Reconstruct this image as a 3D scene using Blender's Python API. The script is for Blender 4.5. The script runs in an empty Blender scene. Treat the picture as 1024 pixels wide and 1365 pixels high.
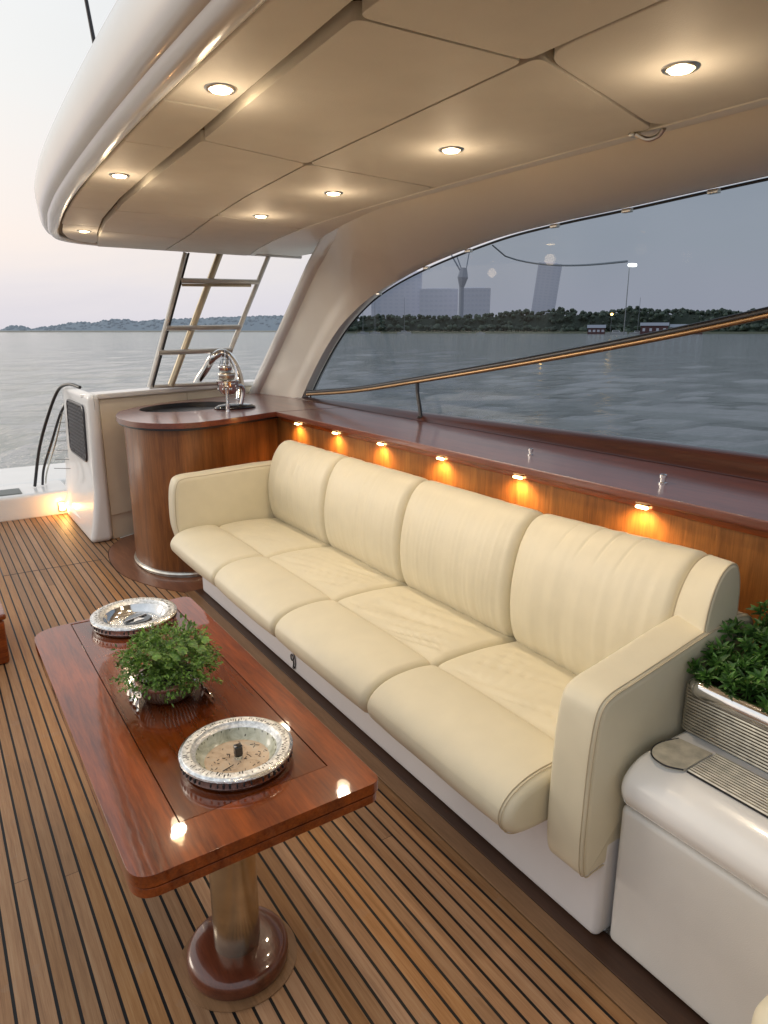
import bpy, bmesh, math, random
from mathutils import Vector, noise, Matrix
random.seed(7)
R = math.radians
scn = bpy.context.scene
col = scn.collection
PI = math.pi

# ------------------------------------------------------------------ helpers
def tag(o, label=None, cat=None, group=None, kind=None):
    if label: o['label'] = label
    if cat: o['category'] = cat
    if group: o['group'] = group
    if kind: o['kind'] = kind
    return o

def thing(name, loc, label, cat, group=None):
    o = bpy.data.objects.new(name, None); col.objects.link(o)
    o.location = loc; o.empty_display_size = .05
    o['ox'] = loc[0]; o['oy'] = loc[1]; o['oz'] = loc[2]
    return tag(o, label, cat, group)

def org(o): return Vector((o['ox'], o['oy'], o['oz']))

class MB:
    def __init__(s): s.v = []; s.f = []; s.marks = []
    def mat(s, i): s.marks.append((len(s.f), i)); return s
    def add(s, vs, fs):
        n = len(s.v); s.v += [tuple(v) for v in vs]; s.f += [tuple(i + n for i in f) for f in fs]; return s
    def box(s, x0, x1, y0, y1, z0, z1):
        return s.add([(x0,y0,z0),(x1,y0,z0),(x1,y1,z0),(x0,y1,z0),(x0,y0,z1),(x1,y0,z1),(x1,y1,z1),(x0,y1,z1)],
                     [(0,3,2,1),(4,5,6,7),(0,1,5,4),(1,2,6,5),(2,3,7,6),(3,0,4,7)])
    def obox(s, c, sx, sy, sz, M):
        vs = []
        for a in (-1,1):
            for b in (-1,1):
                for d in (-1,1):
                    vs.append(Vector(c) + M @ Vector((a*sx/2, b*sy/2, d*sz/2)))
        return s.add(vs, [(0,1,3,2),(4,6,7,5),(0,4,5,1),(2,3,7,6),(0,2,6,4),(1,5,7,3)])
    def tube(s, pts, r, n=10, closed=False, caps=True):
        pts = [Vector(p) for p in pts]; m = len(pts); rings = []
        t0 = (pts[1] - pts[0]).normalized()
        a = Vector((0,0,1)) if abs(t0.z) < .9 else Vector((1,0,0))
        u = t0.cross(a).normalized()
        vs = []
        for i, p in enumerate(pts):
            if closed: t = (pts[(i+1)%m] - pts[i-1]).normalized()
            else: t = (pts[min(i+1,m-1)] - pts[max(i-1,0)]).normalized()
            u = (u - t*u.dot(t)).normalized(); w = t.cross(u)
            rr = r[i] if isinstance(r, (list,tuple)) else r
            for k in range(n):
                an = 2*PI*k/n
                vs.append(p + u*math.cos(an)*rr + w*math.sin(an)*rr)
        fs = []
        for i in range(m if closed else m-1):
            for k in range(n):
                a0 = i*n+k; a1 = i*n+(k+1)%n; b0 = ((i+1)%m)*n+k; b1 = ((i+1)%m)*n+(k+1)%n
                fs.append((a0,a1,b1,b0))
        if caps and not closed:
            fs.append(tuple(reversed(range(n)))); fs.append(tuple(range((m-1)*n, m*n)))
        return s.add(vs, fs)
    def lathe(s, prof, c, n=48, M=None, capb=True, capt=True, sx=1, sy=1):
        vs = []; fs = []; m = len(prof)
        for (r, z) in prof:
            for k in range(n):
                a = 2*PI*k/n
                v = Vector((r*math.cos(a)*sx, r*math.sin(a)*sy, z))
                if M: v = M @ v
                vs.append(v + Vector(c))
        for i in range(m-1):
            for k in range(n):
                fs.append((i*n+k, i*n+(k+1)%n, (i+1)*n+(k+1)%n, (i+1)*n+k))
        if capb: fs.append(tuple(reversed(range(n))))
        if capt: fs.append(tuple(range((m-1)*n, m*n)))
        return s.add(vs, fs)
    def grid(s, rows, closed_u=False, closed_v=False):
        m = len(rows); n = len(rows[0]); vs = [p for r in rows for p in r]; fs = []
        for i in range(m if closed_v else m-1):
            for k in range(n if closed_u else n-1):
                fs.append((i*n+k, i*n+(k+1)%n, ((i+1)%m)*n+(k+1)%n, ((i+1)%m)*n+k))
        return s.add(vs, fs)
    def rbox(s, c, size, r, n=6, warp=None, sub=1):
        # rounded box as displaced subdivided cube
        hx, hy, hz = [d/2 for d in size]
        idx = {}; vs = []; fs = []
        def coords(h):
            inner = h - r; L = []
            for i in range(n+1): L.append(-h + r*(1-math.cos(i/n*PI/2))*1.0 if False else -h + r*(i/n))
            k = max(1, int(sub*2*inner/max(.02, r))) if inner > 1e-6 else 0
            k = min(k, 40)
            for i in range(1, k): L.append(-inner + 2*inner*i/k)
            if inner > 1e-6: L += [inner + r*(i/n) for i in range(n+1)]
            return L
        X, Y, Z = coords(hx), coords(hy), coords(hz)
        def vert(x, y, z):
            key = (round(x,6), round(y,6), round(z,6))
            if key in idx: return idx[key]
            q = Vector((max(-hx+r, min(hx-r, x)), max(-hy+r, min(hy-r, y)), max(-hz+r, min(hz-r, z))))
            d = Vector((x,y,z)) - q
            # cube to sphere mapping
            dx, dy, dz = [t/r for t in d]
            e = Vector((dx*math.sqrt(max(0,1-dy*dy/2-dz*dz/2+dy*dy*dz*dz/3)),
                        dy*math.sqrt(max(0,1-dx*dx/2-dz*dz/2+dx*dx*dz*dz/3)),
                        dz*math.sqrt(max(0,1-dx*dx/2-dy*dy/2+dx*dx*dy*dy/3))))
            p = q + e*r
            if warp: p = warp(p)
            idx[key] = len(vs); vs.append(p + Vector(c)); return idx[key]
        def face(A, B, f, flip):
            for i in range(len(A)-1):
                for j in range(len(B)-1):
                    q = [vert(*f(A[i],B[j])), vert(*f(A[i+1],B[j])), vert(*f(A[i+1],B[j+1])), vert(*f(A[i],B[j+1]))]
                    fs.append(tuple(reversed(q)) if flip else tuple(q))
        face(X, Y, lambda a,b: (a,b,hz), False); face(X, Y, lambda a,b: (a,b,-hz), True)
        face(Y, Z, lambda a,b: (hx,a,b), False); face(Y, Z, lambda a,b: (-hx,a,b), True)
        face(X, Z, lambda a,b: (a,-hy,b), False); face(X, Z, lambda a,b: (a,hy,b), True)
        return s.add(vs, fs)
    def build(s, name, mat, parent=None, smooth=True, origin=None, bevel=0, seg=3, angle=35, kind=None, label=None):
        me = bpy.data.meshes.new(name)
        if parent is not None: o0 = org(parent)
        else: o0 = Vector(origin) if origin is not None else Vector((0,0,0))
        me.from_pydata([Vector(v) - o0 for v in s.v], [], s.f)
        me.update()
        o = bpy.data.objects.new(name, me); col.objects.link(o)
        if parent is not None: o.parent = parent
        else: o.location = o0
        o['ox'], o['oy'], o['oz'] = o0
        for m in (mat if isinstance(mat, (list,tuple)) else [mat]): me.materials.append(m)
        if s.marks:
            cur = 0; mk = list(s.marks)
            for fi, pl in enumerate(me.polygons):
                while mk and mk[0][0] <= fi: cur = mk.pop(0)[1]
                pl.material_index = cur
        if smooth:
            me.shade_smooth()
            if angle: me.set_sharp_from_angle(angle=R(angle))
        if bevel:
            b = o.modifiers.new('bevel', 'BEVEL'); b.width = bevel; b.segments = seg; b.limit_method = 'ANGLE'; b.angle_limit = R(30)
            if smooth:
                b.harden_normals = False
        if kind: o['kind'] = kind
        if label: o['label'] = label
        return o

def catmull(P, k=8, closed=False):
    P = [Vector(p) for p in P]; n = len(P); out = []
    rng = range(n) if closed else range(n-1)
    for i in rng:
        if closed: p0,p1,p2,p3 = P[i-1],P[i],P[(i+1)%n],P[(i+2)%n]
        else: p0,p1,p2,p3 = P[max(i-1,0)],P[i],P[i+1],P[min(i+2,n-1)]
        for j in range(k):
            t = j/k
            out.append(.5*((2*p1)+(-p0+p2)*t+(2*p0-5*p1+4*p2-p3)*t*t+(-p0+3*p1-3*p2+p3)*t**3))
    if not closed: out.append(P[-1])
    return out

def roundpoly(P, r, n=6):
    P = [Vector((p[0],p[1])) for p in P]; out = []; m = len(P)
    for i in range(m):
        rr = r[i] if isinstance(r,(list,tuple)) else r
        a, b, c = P[i-1], P[i], P[(i+1)%m]
        if rr <= 0: out.append(b); continue
        u = (a-b); v = (c-b)
        d = min(rr, u.length*.48, v.length*.48)
        p = b + u.normalized()*d; q = b + v.normalized()*d
        for k in range(n+1):
            t = k/n; out.append(p*(1-t)**2 + b*2*t*(1-t) + q*t*t)
    return out

def slab(poly, z0, z1, holes=()):
    mb = MB(); bm = bmesh.new()
    def zf(z, x, y): return z(x,y) if callable(z) else z
    loops = [poly] + list(holes); E = []
    for L in loops:
        vs = [bm.verts.new((p[0],p[1],0)) for p in L]
        E += [bm.edges.new((vs[i], vs[(i+1)%len(vs)])) for i in range(len(vs))]
    bmesh.ops.triangle_fill(bm, edges=E, use_beauty=True, normal=(0,0,1))
    bm.verts.index_update()
    V = [v.co.copy() for v in bm.verts]; F = [tuple(v.index for v in f.verts) for f in bm.faces]
    F = [f if (V[f[1]]-V[f[0]]).cross(V[f[2]]-V[f[0]]).z > 0 else tuple(reversed(f)) for f in F]
    n = len(V)
    mb.add([(v.x,v.y,zf(z1,v.x,v.y)) for v in V] + [(v.x,v.y,zf(z0,v.x,v.y)) for v in V], F + [tuple(i+n for i in reversed(f)) for f in F])
    k = 0
    for li, L in enumerate(loops):
        m = len(L); area = sum(L[i][0]*L[(i+1)%m][1]-L[(i+1)%m][0]*L[i][1] for i in range(m))
        fl = (area > 0) == (li == 0)
        for i in range(m):
            a = k+i; b = k+(i+1)%m
            f = (a+n, b+n, b, a)
            mb.f.append(f if fl else tuple(reversed(f)))
        k += m
    bm.free(); return mb

def sweep_y(prof, y0, y1, r, ny=24, nr=7, warp=None, rx=0):
    """closed (x,z) profile swept along y with rounded ends"""
    P = [Vector((p[0],p[1])) for p in prof]; m = len(P)
    area = sum(P[i].x*P[(i+1)%m].y-P[(i+1)%m].x*P[i].y for i in range(m))
    if area < 0: P.reverse()
    N = []
    for i in range(m):
        t = (P[(i+1)%m]-P[i-1]).normalized(); N.append(Vector((-t.y, t.x)))  # inward for CCW
    rows = []
    sl = []
    for k in range(nr+1):
        a = k/nr*PI/2; sl.append((y0 + r*(1-math.sin(a)), r*(1-math.cos(PI/2-a)) if False else r*(1-math.sin(a))))
    # proper quarter circle
    sl = []
    for k in range(nr+1):
        a = k/nr*PI/2
        sl.append((y0 + r*(1-math.cos(a)) if False else y0 + r*(1-math.cos(a)), r*(1-math.sin(a))))
    mid = [(y0+r+(y1-y0-2*r)*k/ny, 0) for k in range(1, ny)]
    sr = [(y1-(y-y0), i) for (y,i) in reversed(sl)]
    S = sl + mid + sr
    for (y, ins) in S:
        row = []
        for i in range(m):
            q = P[i] + N[i]*ins
            v = Vector((q.x, y, q.y))
            if warp: v = warp(v)
            row.append(v)
        rows.append(row)
    mb = MB(); mb.grid(rows, closed_u=True)
    mb.f = [tuple(reversed(f)) for f in mb.f]
    nrow = len(rows)
    for ri, flip in ((0, False), (nrow-1, True)):
        c = sum(rows[ri], Vector())/m; ci = len(mb.v); mb.v.append(tuple(c))
        for i in range(m):
            a = ri*m+i; b = ri*m+(i+1)%m
            mb.f.append((a,b,ci) if flip else (b,a,ci))
    n0 = m*(nrow-1)
    bm_ = bmesh.new(); vv = [bm_.verts.new(v) for v in mb.v]
    for f in mb.f: bm_.faces.new([vv[i] for i in f])
    bmesh.ops.recalc_face_normals(bm_, faces=bm_.faces); bm_.verts.index_update()
    mb.f = [tuple(v.index for v in f.verts) for f in bm_.faces]; bm_.free()
    return mb

def fixn(o):
    bm = bmesh.new(); bm.from_mesh(o.data); bmesh.ops.recalc_face_normals(bm, faces=bm.faces); bm.to_mesh(o.data); bm.free(); return o

# ------------------------------------------------------------------ materials
def lin(r,g,b): return tuple(((c/255)/12.92 if c/255 <= .04045 else ((c/255+.055)/1.055)**2.4) for c in (r,g,b)) + (1,)
def newmat(name):
    m = bpy.data.materials.new(name); m.use_nodes = True; nt = m.node_tree
    return m, nt, nt.nodes['Principled BSDF']
def N(nt, t, **k):
    n = nt.nodes.new(t)
    for a, b in k.items(): setattr(n, a, b)
    return n
def L(nt, a, b): nt.links.new(a, b)
def coords(nt, scale=(1,1,1), rot=(0,0,0)):
    tc = N(nt,'ShaderNodeNewGeometry'); mp = N(nt,'ShaderNodeMapping'); mp.inputs['Scale'].default_value = scale; mp.inputs['Rotation'].default_value = rot
    L(nt, tc.outputs['Position'], mp.inputs['Vector']); return mp.outputs['Vector']
def noi(nt, vec, scale, detail=4, rough=.5, dist=0):
    n = N(nt,'ShaderNodeTexNoise'); n.inputs['Scale'].default_value = scale; n.inputs['Detail'].default_value = detail
    n.inputs['Roughness'].default_value = rough; n.inputs['Distortion'].default_value = dist
    L(nt, vec, n.inputs['Vector']); return n.outputs['Fac']
def ramp(nt, fac, stops):
    r = N(nt,'ShaderNodeValToRGB'); e = r.color_ramp.elements
    while len(e) < len(stops): e.new(.5)
    for el, (p, c) in zip(e, stops): el.position = p; el.color = c if len(c) == 4 else tuple(c)+(1,)
    L(nt, fac, r.inputs['Fac']); return r.outputs['Color']
def bump(nt, h, b, s=.2, d=.01):
    n = N(nt,'ShaderNodeBump'); n.inputs['Strength'].default_value = s; n.inputs['Distance'].default_value = d
    L(nt, h, n.inputs['Height']); L(nt, n.outputs['Normal'], b.inputs['Normal']); return n
def math_(nt, op, a, b=None, c=None):
    n = N(nt,'ShaderNodeMath', operation=op)
    for i, x in enumerate((a,b,c)):
        if x is None: continue
        if isinstance(x,(int,float)): n.inputs[i].default_value = x
        else: L(nt, x, n.inputs[i])
    return n.outputs[0]
def mixc(nt, fac, a, b, mode='MIX'):
    n = N(nt,'ShaderNodeMix', data_type='RGBA', blend_type=mode)
    for s, x in ((n.inputs[0],fac),(n.inputs[6],a),(n.inputs[7],b)):
        if isinstance(x,(int,float)): s.default_value = x
        elif isinstance(x, tuple): s.default_value = x
        else: L(nt, x, s)
    return n.outputs[2]

def simple(name, c, rough=.5, metal=0, coat=0, var=.06, nscale=6, bs=0, bscale=200, spec=.5):
    m, nt, b = newmat(name)
    v = coords(nt); f = noi(nt, v, nscale, 5)
    lo = tuple(x*(1-var) for x in c[:3])+(1,); hi = tuple(min(1,x*(1+var)) for x in c[:3])+(1,)
    L(nt, ramp(nt, f, [(.3,lo),(.7,hi)]), b.inputs['Base Color'])
    b.inputs['Roughness'].default_value = rough; b.inputs['Metallic'].default_value = metal
    b.inputs['Coat Weight'].default_value = coat; b.inputs['Coat Roughness'].default_value = .05
    b.inputs['Specular IOR Level'].default_value = spec
    if bs: bump(nt, noi(nt, v, bscale, 3), b, bs, .002)
    return m

def wood(name, dark, light, axis='y', scale=1, rough=.35, coat=0, grain=1., coat_r=.03, big=.35, blotch=None):
    m, nt, b = newmat(name)
    s = {'y': (9,.7,9), 'x': (.7,9,9), 'z': (9,9,.6)}[axis]
    v = coords(nt, tuple(a*scale for a in s))
    n1 = noi(nt, v, 2.2, 8, .6, .6); v2 = coords(nt, tuple(a*scale*6 for a in s)); n2 = noi(nt, v2, 3, 4, .6)
    v3 = coords(nt); n3 = noi(nt, v3, 2.5, 3)
    f = math_(nt,'ADD', math_(nt,'MULTIPLY',n1,.62), math_(nt,'MULTIPLY',n2,.38*grain))
    c = ramp(nt, f, [(.30,dark),(.5,tuple((a+d)/2 for a,d in zip(dark,light))),(.70,light)])
    c = mixc(nt, math_(nt,'MULTIPLY', math_(nt,'SUBTRACT', n3, .35), big*2), c, tuple(x*.45 for x in dark[:3])+(1,))
    L(nt, c, b.inputs['Base Color'])
    b.inputs['Roughness'].default_value = rough; b.inputs['Coat Weight'].default_value = coat; b.inputs['Coat Roughness'].default_value = coat_r; b.inputs['Coat IOR'].default_value = 1.52 if coat >= 1 else 1.5; b.inputs['Specular IOR Level'].default_value = .15 if coat >= 1 else .5
    bump(nt, n2, b, .08, .001)
    if coat:
        nb = N(nt,'ShaderNodeBump'); nb.inputs['Strength'].default_value = .05; nb.inputs['Distance'].default_value = .01
        L(nt, noi(nt, v3, 9, 2), nb.inputs['Height']); L(nt, nb.outputs['Normal'], b.inputs['Coat Normal'])
    return m

def leather(name, c, wr=0, wavescale=0):
    m, nt, b = newmat(name)
    v = coords(nt)
    f = noi(nt, v, 3, 4); f2 = noi(nt, v, 14, 4)
    fm = math_(nt,'ADD', math_(nt,'MULTIPLY',f,.6), math_(nt,'MULTIPLY',f2,.4))
    L(nt, ramp(nt, fm, [(.3,tuple(x*.90 for x in c[:3])+(1,)),(.7,c)]), b.inputs['Base Color'])
    L(nt, math_(nt,'MULTIPLY_ADD', f2, .22, .36), b.inputs['Roughness'])
    b.inputs['Sheen Weight'].default_value = .08; b.inputs['Coat Weight'].default_value = .08; b.inputs['Coat Roughness'].default_value = .35
    vo = N(nt,'ShaderNodeTexVoronoi', feature='DISTANCE_TO_EDGE'); vo.inputs['Scale'].default_value = 420
    L(nt, v, vo.inputs['Vector'])
    h = math_(nt,'MULTIPLY', vo.outputs['Distance'], 1.0)
    bn = bump(nt, h, b, .22, .002)
    nw = N(nt,'ShaderNodeBump'); nw.inputs['Strength'].default_value = .10; nw.inputs['Distance'].default_value = .004
    wv = coords(nt, (1,1,.35)); L(nt, math_(nt,'ADD', noi(nt, wv, 26, 5, .62, 1.2), math_(nt,'MULTIPLY', noi(nt, v, 5, 4, .6, 1.5), 1.6)), nw.inputs['Height']); L(nt, nw.outputs['Normal'], bn.inputs['Normal'])
    if wr:
        vv = coords(nt, (22, 5, 5) if wr == 1 else (1,1,1))
        n2 = N(nt,'ShaderNodeBump'); n2.inputs['Strength'].default_value = .35; n2.inputs['Distance'].default_value = .006
        L(nt, noi(nt, vv, 1.6, 3, .5, .8), n2.inputs['Height']); L(nt, n2.outputs['Normal'], bn.inputs['Normal'])
    return m

M = {}
CREAM = (.74,.67,.495,1)
M['leather'] = leather('cream_leather', CREAM)
M['leather_shade'] = leather('cream_leather_side', (.60,.50,.34,1))
M['stitch'] = simple('stitch_thread', (.50,.42,.29,1), .7)
M['pipe'] = simple('leather_piping', (.50,.42,.28,1), .5)
M['gelcoat'] = simple('white_gelcoat', (.84,.83,.81,1), .25, coat=.35, var=.03, nscale=3)
M['gelwarm'] = simple('warm_gelcoat', (.94,.905,.82,1), .4, coat=.15, var=.03, nscale=2)
M['panelcream'] = simple('cream_locker_panel', (.86,.78,.63,1), .4, var=.03)
M['vinylwhite'] = simple('white_vinyl', (.72,.70,.66,1), .5, var=.03, bs=.3, bscale=350)
M['basewhite'] = simple('sofa_base_white', (.70,.68,.68,1), .55, var=.02, bs=.2, bscale=400)
M['headliner'] = simple('headliner_vinyl', (.87,.845,.78,1), .6, var=.03, bs=.35, bscale=260)
M['headliner_gap'] = simple('headliner_gap', (.20,.15,.09,1), .8)
M['chrome'] = simple('polished_steel', (.78,.78,.78,1), .12, 1, var=.08, nscale=30)
M['brushed'] = simple('brushed_steel', (.70,.68,.62,1), .28, 1, var=.15, nscale=20)
M['brass'] = simple('bronze_tube', (.34,.22,.12,1), .3, 1, var=.1)
M['champagne'] = simple('champagne_tube', (.55,.47,.34,1), .33, .6, var=.1)
M['palemetal'] = simple('pale_satin_tube', (.66,.64,.60,1), .3, .45, var=.1)
M['rubber'] = simple('black_rubber', (.015,.015,.018,1), .4)
M['darkmetal'] = simple('dark_metal', (.05,.05,.055,1), .3, .6)
M['black'] = simple('black_gloss', (.008,.01,.015,1), .15, coat=1)
M['soil'] = simple('dark_soil', (.04,.028,.018,1), .95, var=.4, nscale=60, bs=.8, bscale=80)
MAHD, MAHL = (.075,.011,.002,1), (.38,.078,.010,1)
M['mahog'] = wood('varnished_mahogany', MAHD, MAHL, 'y', 1, .28, 1.0, big=.25)
M['mahogx'] = wood('varnished_mahogany_cross', MAHD, MAHL, 'x', 1, .28, 1.0, big=.25)
M['mahog_in'] = wood('varnished_mahogany_inlay', (.055,.008,.0015,1), (.25,.050,.006,1), 'y', .6, .25, 1.0, big=.3)
M['mahog_red'] = wood('red_mahogany_ledge', (.095,.022,.012,1), (.23,.065,.036,1), 'y', .5, .35, .6, coat_r=.12, big=.1)
M['mahog_base'] = wood('mahogany_foot', (.05,.011,.005,1), (.20,.05,.02,1), 'y', 1.2, .3, .9)
M['walnut'] = wood('walnut_veneer', (.085,.026,.006,1), (.33,.120,.030,1), 'z', .8, .38, .2, big=.2, coat_r=.12)
M['walnut_lit'] = wood('teak_panel', (.11,.036,.009,1), (.40,.165,.042,1), 'z', 1.2, .38, .2, big=.25, coat_r=.15)
M['teakboard'] = wood('teak_board', (.17,.085,.035,1), (.34,.19,.095,1), 'y', 1, .5, 0, big=.2)
M['dark_strip'] = wood('dark_brown_strip', (.035,.014,.007,1), (.085,.036,.017,1), 'y', 1, .5, 0, big=.2)
M['cover'] = wood('varnished_cover_board', (.12,.042,.02,1), (.27,.115,.06,1), 'y', .8, .4, .4, big=.25, coat_r=.1)

def deck_mat():
    m, nt, b = newmat('caulked_teak')
    g = N(nt,'ShaderNodeNewGeometry'); sp = N(nt,'ShaderNodeSeparateXYZ'); L(nt, g.outputs['Position'], sp.inputs[0])
    u = math_(nt,'DIVIDE', math_(nt,'ADD', sp.outputs[0], 10.008), .0456)
    pid = math_(nt,'FLOOR', u); fr = math_(nt,'FRACT', u)
    wn = N(nt,'ShaderNodeTexWhiteNoise', noise_dimensions='1D'); L(nt, pid, wn.inputs['W'])
    edge = math_(nt,'MINIMUM', fr, math_(nt,'SUBTRACT', 1, fr))
    caulk = math_(nt,'LESS_THAN', edge, .088)
    # butt joints
    yy = math_(nt,'DIVIDE', math_(nt,'ADD', sp.outputs[1], math_(nt,'MULTIPLY', wn.outputs['Value'], 39.0)), 13)
    yid = math_(nt,'FLOOR', yy); yfr = math_(nt,'FRACT', yy)
    butt = math_(nt,'LESS_THAN', yfr, .00012)
    wn2 = N(nt,'ShaderNodeTexWhiteNoise', noise_dimensions='2D'); cb = N(nt,'ShaderNodeCombineXYZ'); L(nt, pid, cb.inputs[0]); L(nt, yid, cb.inputs[1]); L(nt, cb.outputs[0], wn2.inputs['Vector'])
    off = N(nt,'ShaderNodeVectorMath', operation='MULTIPLY_ADD'); L(nt, wn2.outputs['Color'], off.inputs[0]); off.inputs[1].default_value = (40,40,40); L(nt, g.outputs['Position'], off.inputs[2])
    mp = N(nt,'ShaderNodeMapping'); mp.inputs['Scale'].default_value = (60,2.2,60); L(nt, off.outputs[0], mp.inputs['Vector'])
    n1 = noi(nt, mp.outputs[0], 1.5, 6, .6, .5)
    mp2 = N(nt,'ShaderNodeMapping'); mp2.inputs['Scale'].default_value = (350,9,350); L(nt, off.outputs[0], mp2.inputs['Vector'])
    n2 = noi(nt, mp2.outputs[0], 1.5, 3, .6)
    n3 = noi(nt, g.outputs['Position'], 1.6, 4, .6)
    f = math_(nt,'ADD', math_(nt,'MULTIPLY', n1, .6), math_(nt,'MULTIPLY', n2, .4))
    c = ramp(nt, f, [(.28,(.22,.098,.034,1)),(.5,(.36,.178,.070,1)),(.74,(.46,.268,.128,1))])
    hs = N(nt,'ShaderNodeHueSaturation'); L(nt, c, hs.inputs['Color'])
    L(nt, math_(nt,'MULTIPLY_ADD', wn2.outputs['Value'], .34, .80), hs.inputs['Value'])
    wn3 = N(nt,'ShaderNodeTexWhiteNoise', noise_dimensions='1D'); L(nt, math_(nt,'ADD', pid, 77.3), wn3.inputs['W'])
    L(nt, math_(nt,'MULTIPLY_ADD', wn3.outputs['Value'], .22, .80), hs.inputs['Saturation'])
    n4 = noi(nt, g.outputs['Position'], 9, 5, .7, .6)
    c1 = mixc(nt, math_(nt,'MULTIPLY', math_(nt,'SUBTRACT', n3, .3), .55), hs.outputs[0], (.15,.09,.055,1))
    c2 = mixc(nt, math_(nt,'MULTIPLY', math_(nt,'GREATER_THAN', n4, .62), .10), c1, (.30,.26,.22,1))
    gm = math_(nt,'MAXIMUM', caulk, butt)
    L(nt, mixc(nt, gm, c2, (.006,.006,.007,1)), b.inputs['Base Color'])
    L(nt, math_(nt,'MULTIPLY_ADD', n1, .25, .38), b.inputs['Roughness'])
    h = math_(nt,'SUBTRACT', math_(nt,'MULTIPLY', n2, .15), math_(nt,'MULTIPLY', gm, 1.0))
    bump(nt, h, b, .5, .0015); b.inputs['Specular IOR Level'].default_value = .22
    return m
M['deck'] = deck_mat()

def emis(name, c, s):
    m = bpy.data.materials.new(name); m.use_nodes = True; nt = m.node_tree; nt.nodes.clear()
    e = N(nt,'ShaderNodeEmission'); o = N(nt,'ShaderNodeOutputMaterial'); e.inputs[0].default_value = c; e.inputs[1].default_value = s
    g = N(nt,'ShaderNodeNewGeometry'); nn = noi(nt, g.outputs['Position'], 30, 1)
    L(nt, math_(nt,'MULTIPLY_ADD', nn, s*.2, s*.9), e.inputs[1])
    L(nt, e.outputs[0], o.inputs[0]); return m
M['lamp'] = emis('warm_lamp', (1,.72,.36,1), 26)
M['lampy'] = emis('amber_lamp', (1,.55,.15,1), 20)
M['lampw'] = emis('white_lamp', (1,.93,.8,1), 6)
M['lamps'] = emis('strip_lamp', (1,.62,.25,1), 22)

def glass_mat():
    m = bpy.data.materials.new('tinted_glass'); m.use_nodes = True; nt = m.node_tree; nt.nodes.clear()
    t = N(nt,'ShaderNodeBsdfTransparent'); g = N(nt,'ShaderNodeBsdfGlossy'); g.inputs['Roughness'].default_value = .02
    gg = N(nt,'ShaderNodeNewGeometry')
    n = noi(nt, gg.outputs['Position'], 1.2, 2)
    L(nt, ramp(nt, n, [(.3,(.36,.405,.455,1)),(.7,(.39,.435,.485,1))]), t.inputs[0])
    fr = N(nt,'ShaderNodeFresnel'); fr.inputs[0].default_value = 1.45
    mx = N(nt,'ShaderNodeMixShader'); o = N(nt,'ShaderNodeOutputMaterial')
    L(nt, math_(nt,'MULTIPLY', fr.outputs[0], .018), mx.inputs[0]); L(nt, t.outputs[0], mx.inputs[1]); L(nt, g.outputs[0], mx.inputs[2]); L(nt, mx.outputs[0], o.inputs[0])
    return m
M['glass'] = glass_mat()

def leafmat(name, a, bb, c3):
    m, nt, b = newmat(name)
    g = N(nt,'ShaderNodeNewGeometry')
    f = noi(nt, g.outputs['Position'], 45, 2)
    c = ramp(nt, f, [(.3,a),(.55,bb),(.75,c3)])
    r = N(nt,'ShaderNodeHueSaturation'); L(nt, c, r.inputs['Color']); L(nt, math_(nt,'MULTIPLY_ADD', g.outputs['Random Per Island'], .8, .6), r.inputs['Value'])
    L(nt, r.outputs[0], b.inputs['Base Color']); b.inputs['Roughness'].default_value = .42
    b.inputs['Subsurface Weight'].default_value = 0
    # thin leaf light transmission
    t = N(nt,'ShaderNodeBsdfTranslucent'); L(nt, r.outputs[0], t.inputs[0]); mx = N(nt,'ShaderNodeMixShader'); mx.inputs[0].default_value = .25
    o = nt.nodes['Material Output']; L(nt, b.outputs[0], mx.inputs[1]); L(nt, t.outputs[0], mx.inputs[2]); L(nt, mx.outputs[0], o.inputs[0])
    return m
M['leaf1'] = leafmat('herb_leaf', (.07,.14,.02,1), (.15,.28,.04,1), (.28,.42,.09,1))
M['leaf2'] = leafmat('shrub_leaf', (.03,.09,.018,1), (.075,.19,.035,1), (.16,.31,.07,1))

def sea_mat():
    m, nt, b = newmat('sea_water')
    g = N(nt,'ShaderNodeNewGeometry')
    v = coords(nt, (1,1.5,1), (0,0,R(25)))
    n1 = noi(nt, v, 1.6, 6, .64, .2); n2 = noi(nt, v, .16, 4, .55); n3 = noi(nt, v, 4.5, 4, .6)
    h = math_(nt,'ADD', math_(nt,'ADD', math_(nt,'MULTIPLY', n1, .30), math_(nt,'MULTIPLY', n3, .16)), math_(nt,'MULTIPLY', n2, .8))
    bump(nt, h, b, 1.0, 1.3)
    L(nt, ramp(nt, n1, [(.35,(.025,.032,.036,1)),(.7,(.09,.10,.10,1))]), b.inputs['Base Color'])
    b.inputs['Roughness'].default_value = .08; b.inputs['IOR'].default_value = 1.5
    gl = N(nt,'ShaderNodeBsdfGlossy'); gl.inputs[0].default_value = (.93,.93,.88,1); gl.inputs['Roughness'].default_value = .1
    bn_ = N(nt,'ShaderNodeBump'); bn_.inputs['Strength'].default_value = 1; bn_.inputs['Distance'].default_value = 1.3; L(nt, h, bn_.inputs['Height']); L(nt, bn_.outputs['Normal'], gl.inputs['Normal'])
    mx = N(nt,'ShaderNodeMixShader'); mx.inputs[0].default_value = .47
    L(nt, b.outputs[0], mx.inputs[1]); L(nt, gl.outputs[0], mx.inputs[2]); L(nt, mx.outputs[0], nt.nodes['Material Output'].inputs[0])
    return m
M['sea'] = sea_mat()

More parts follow.
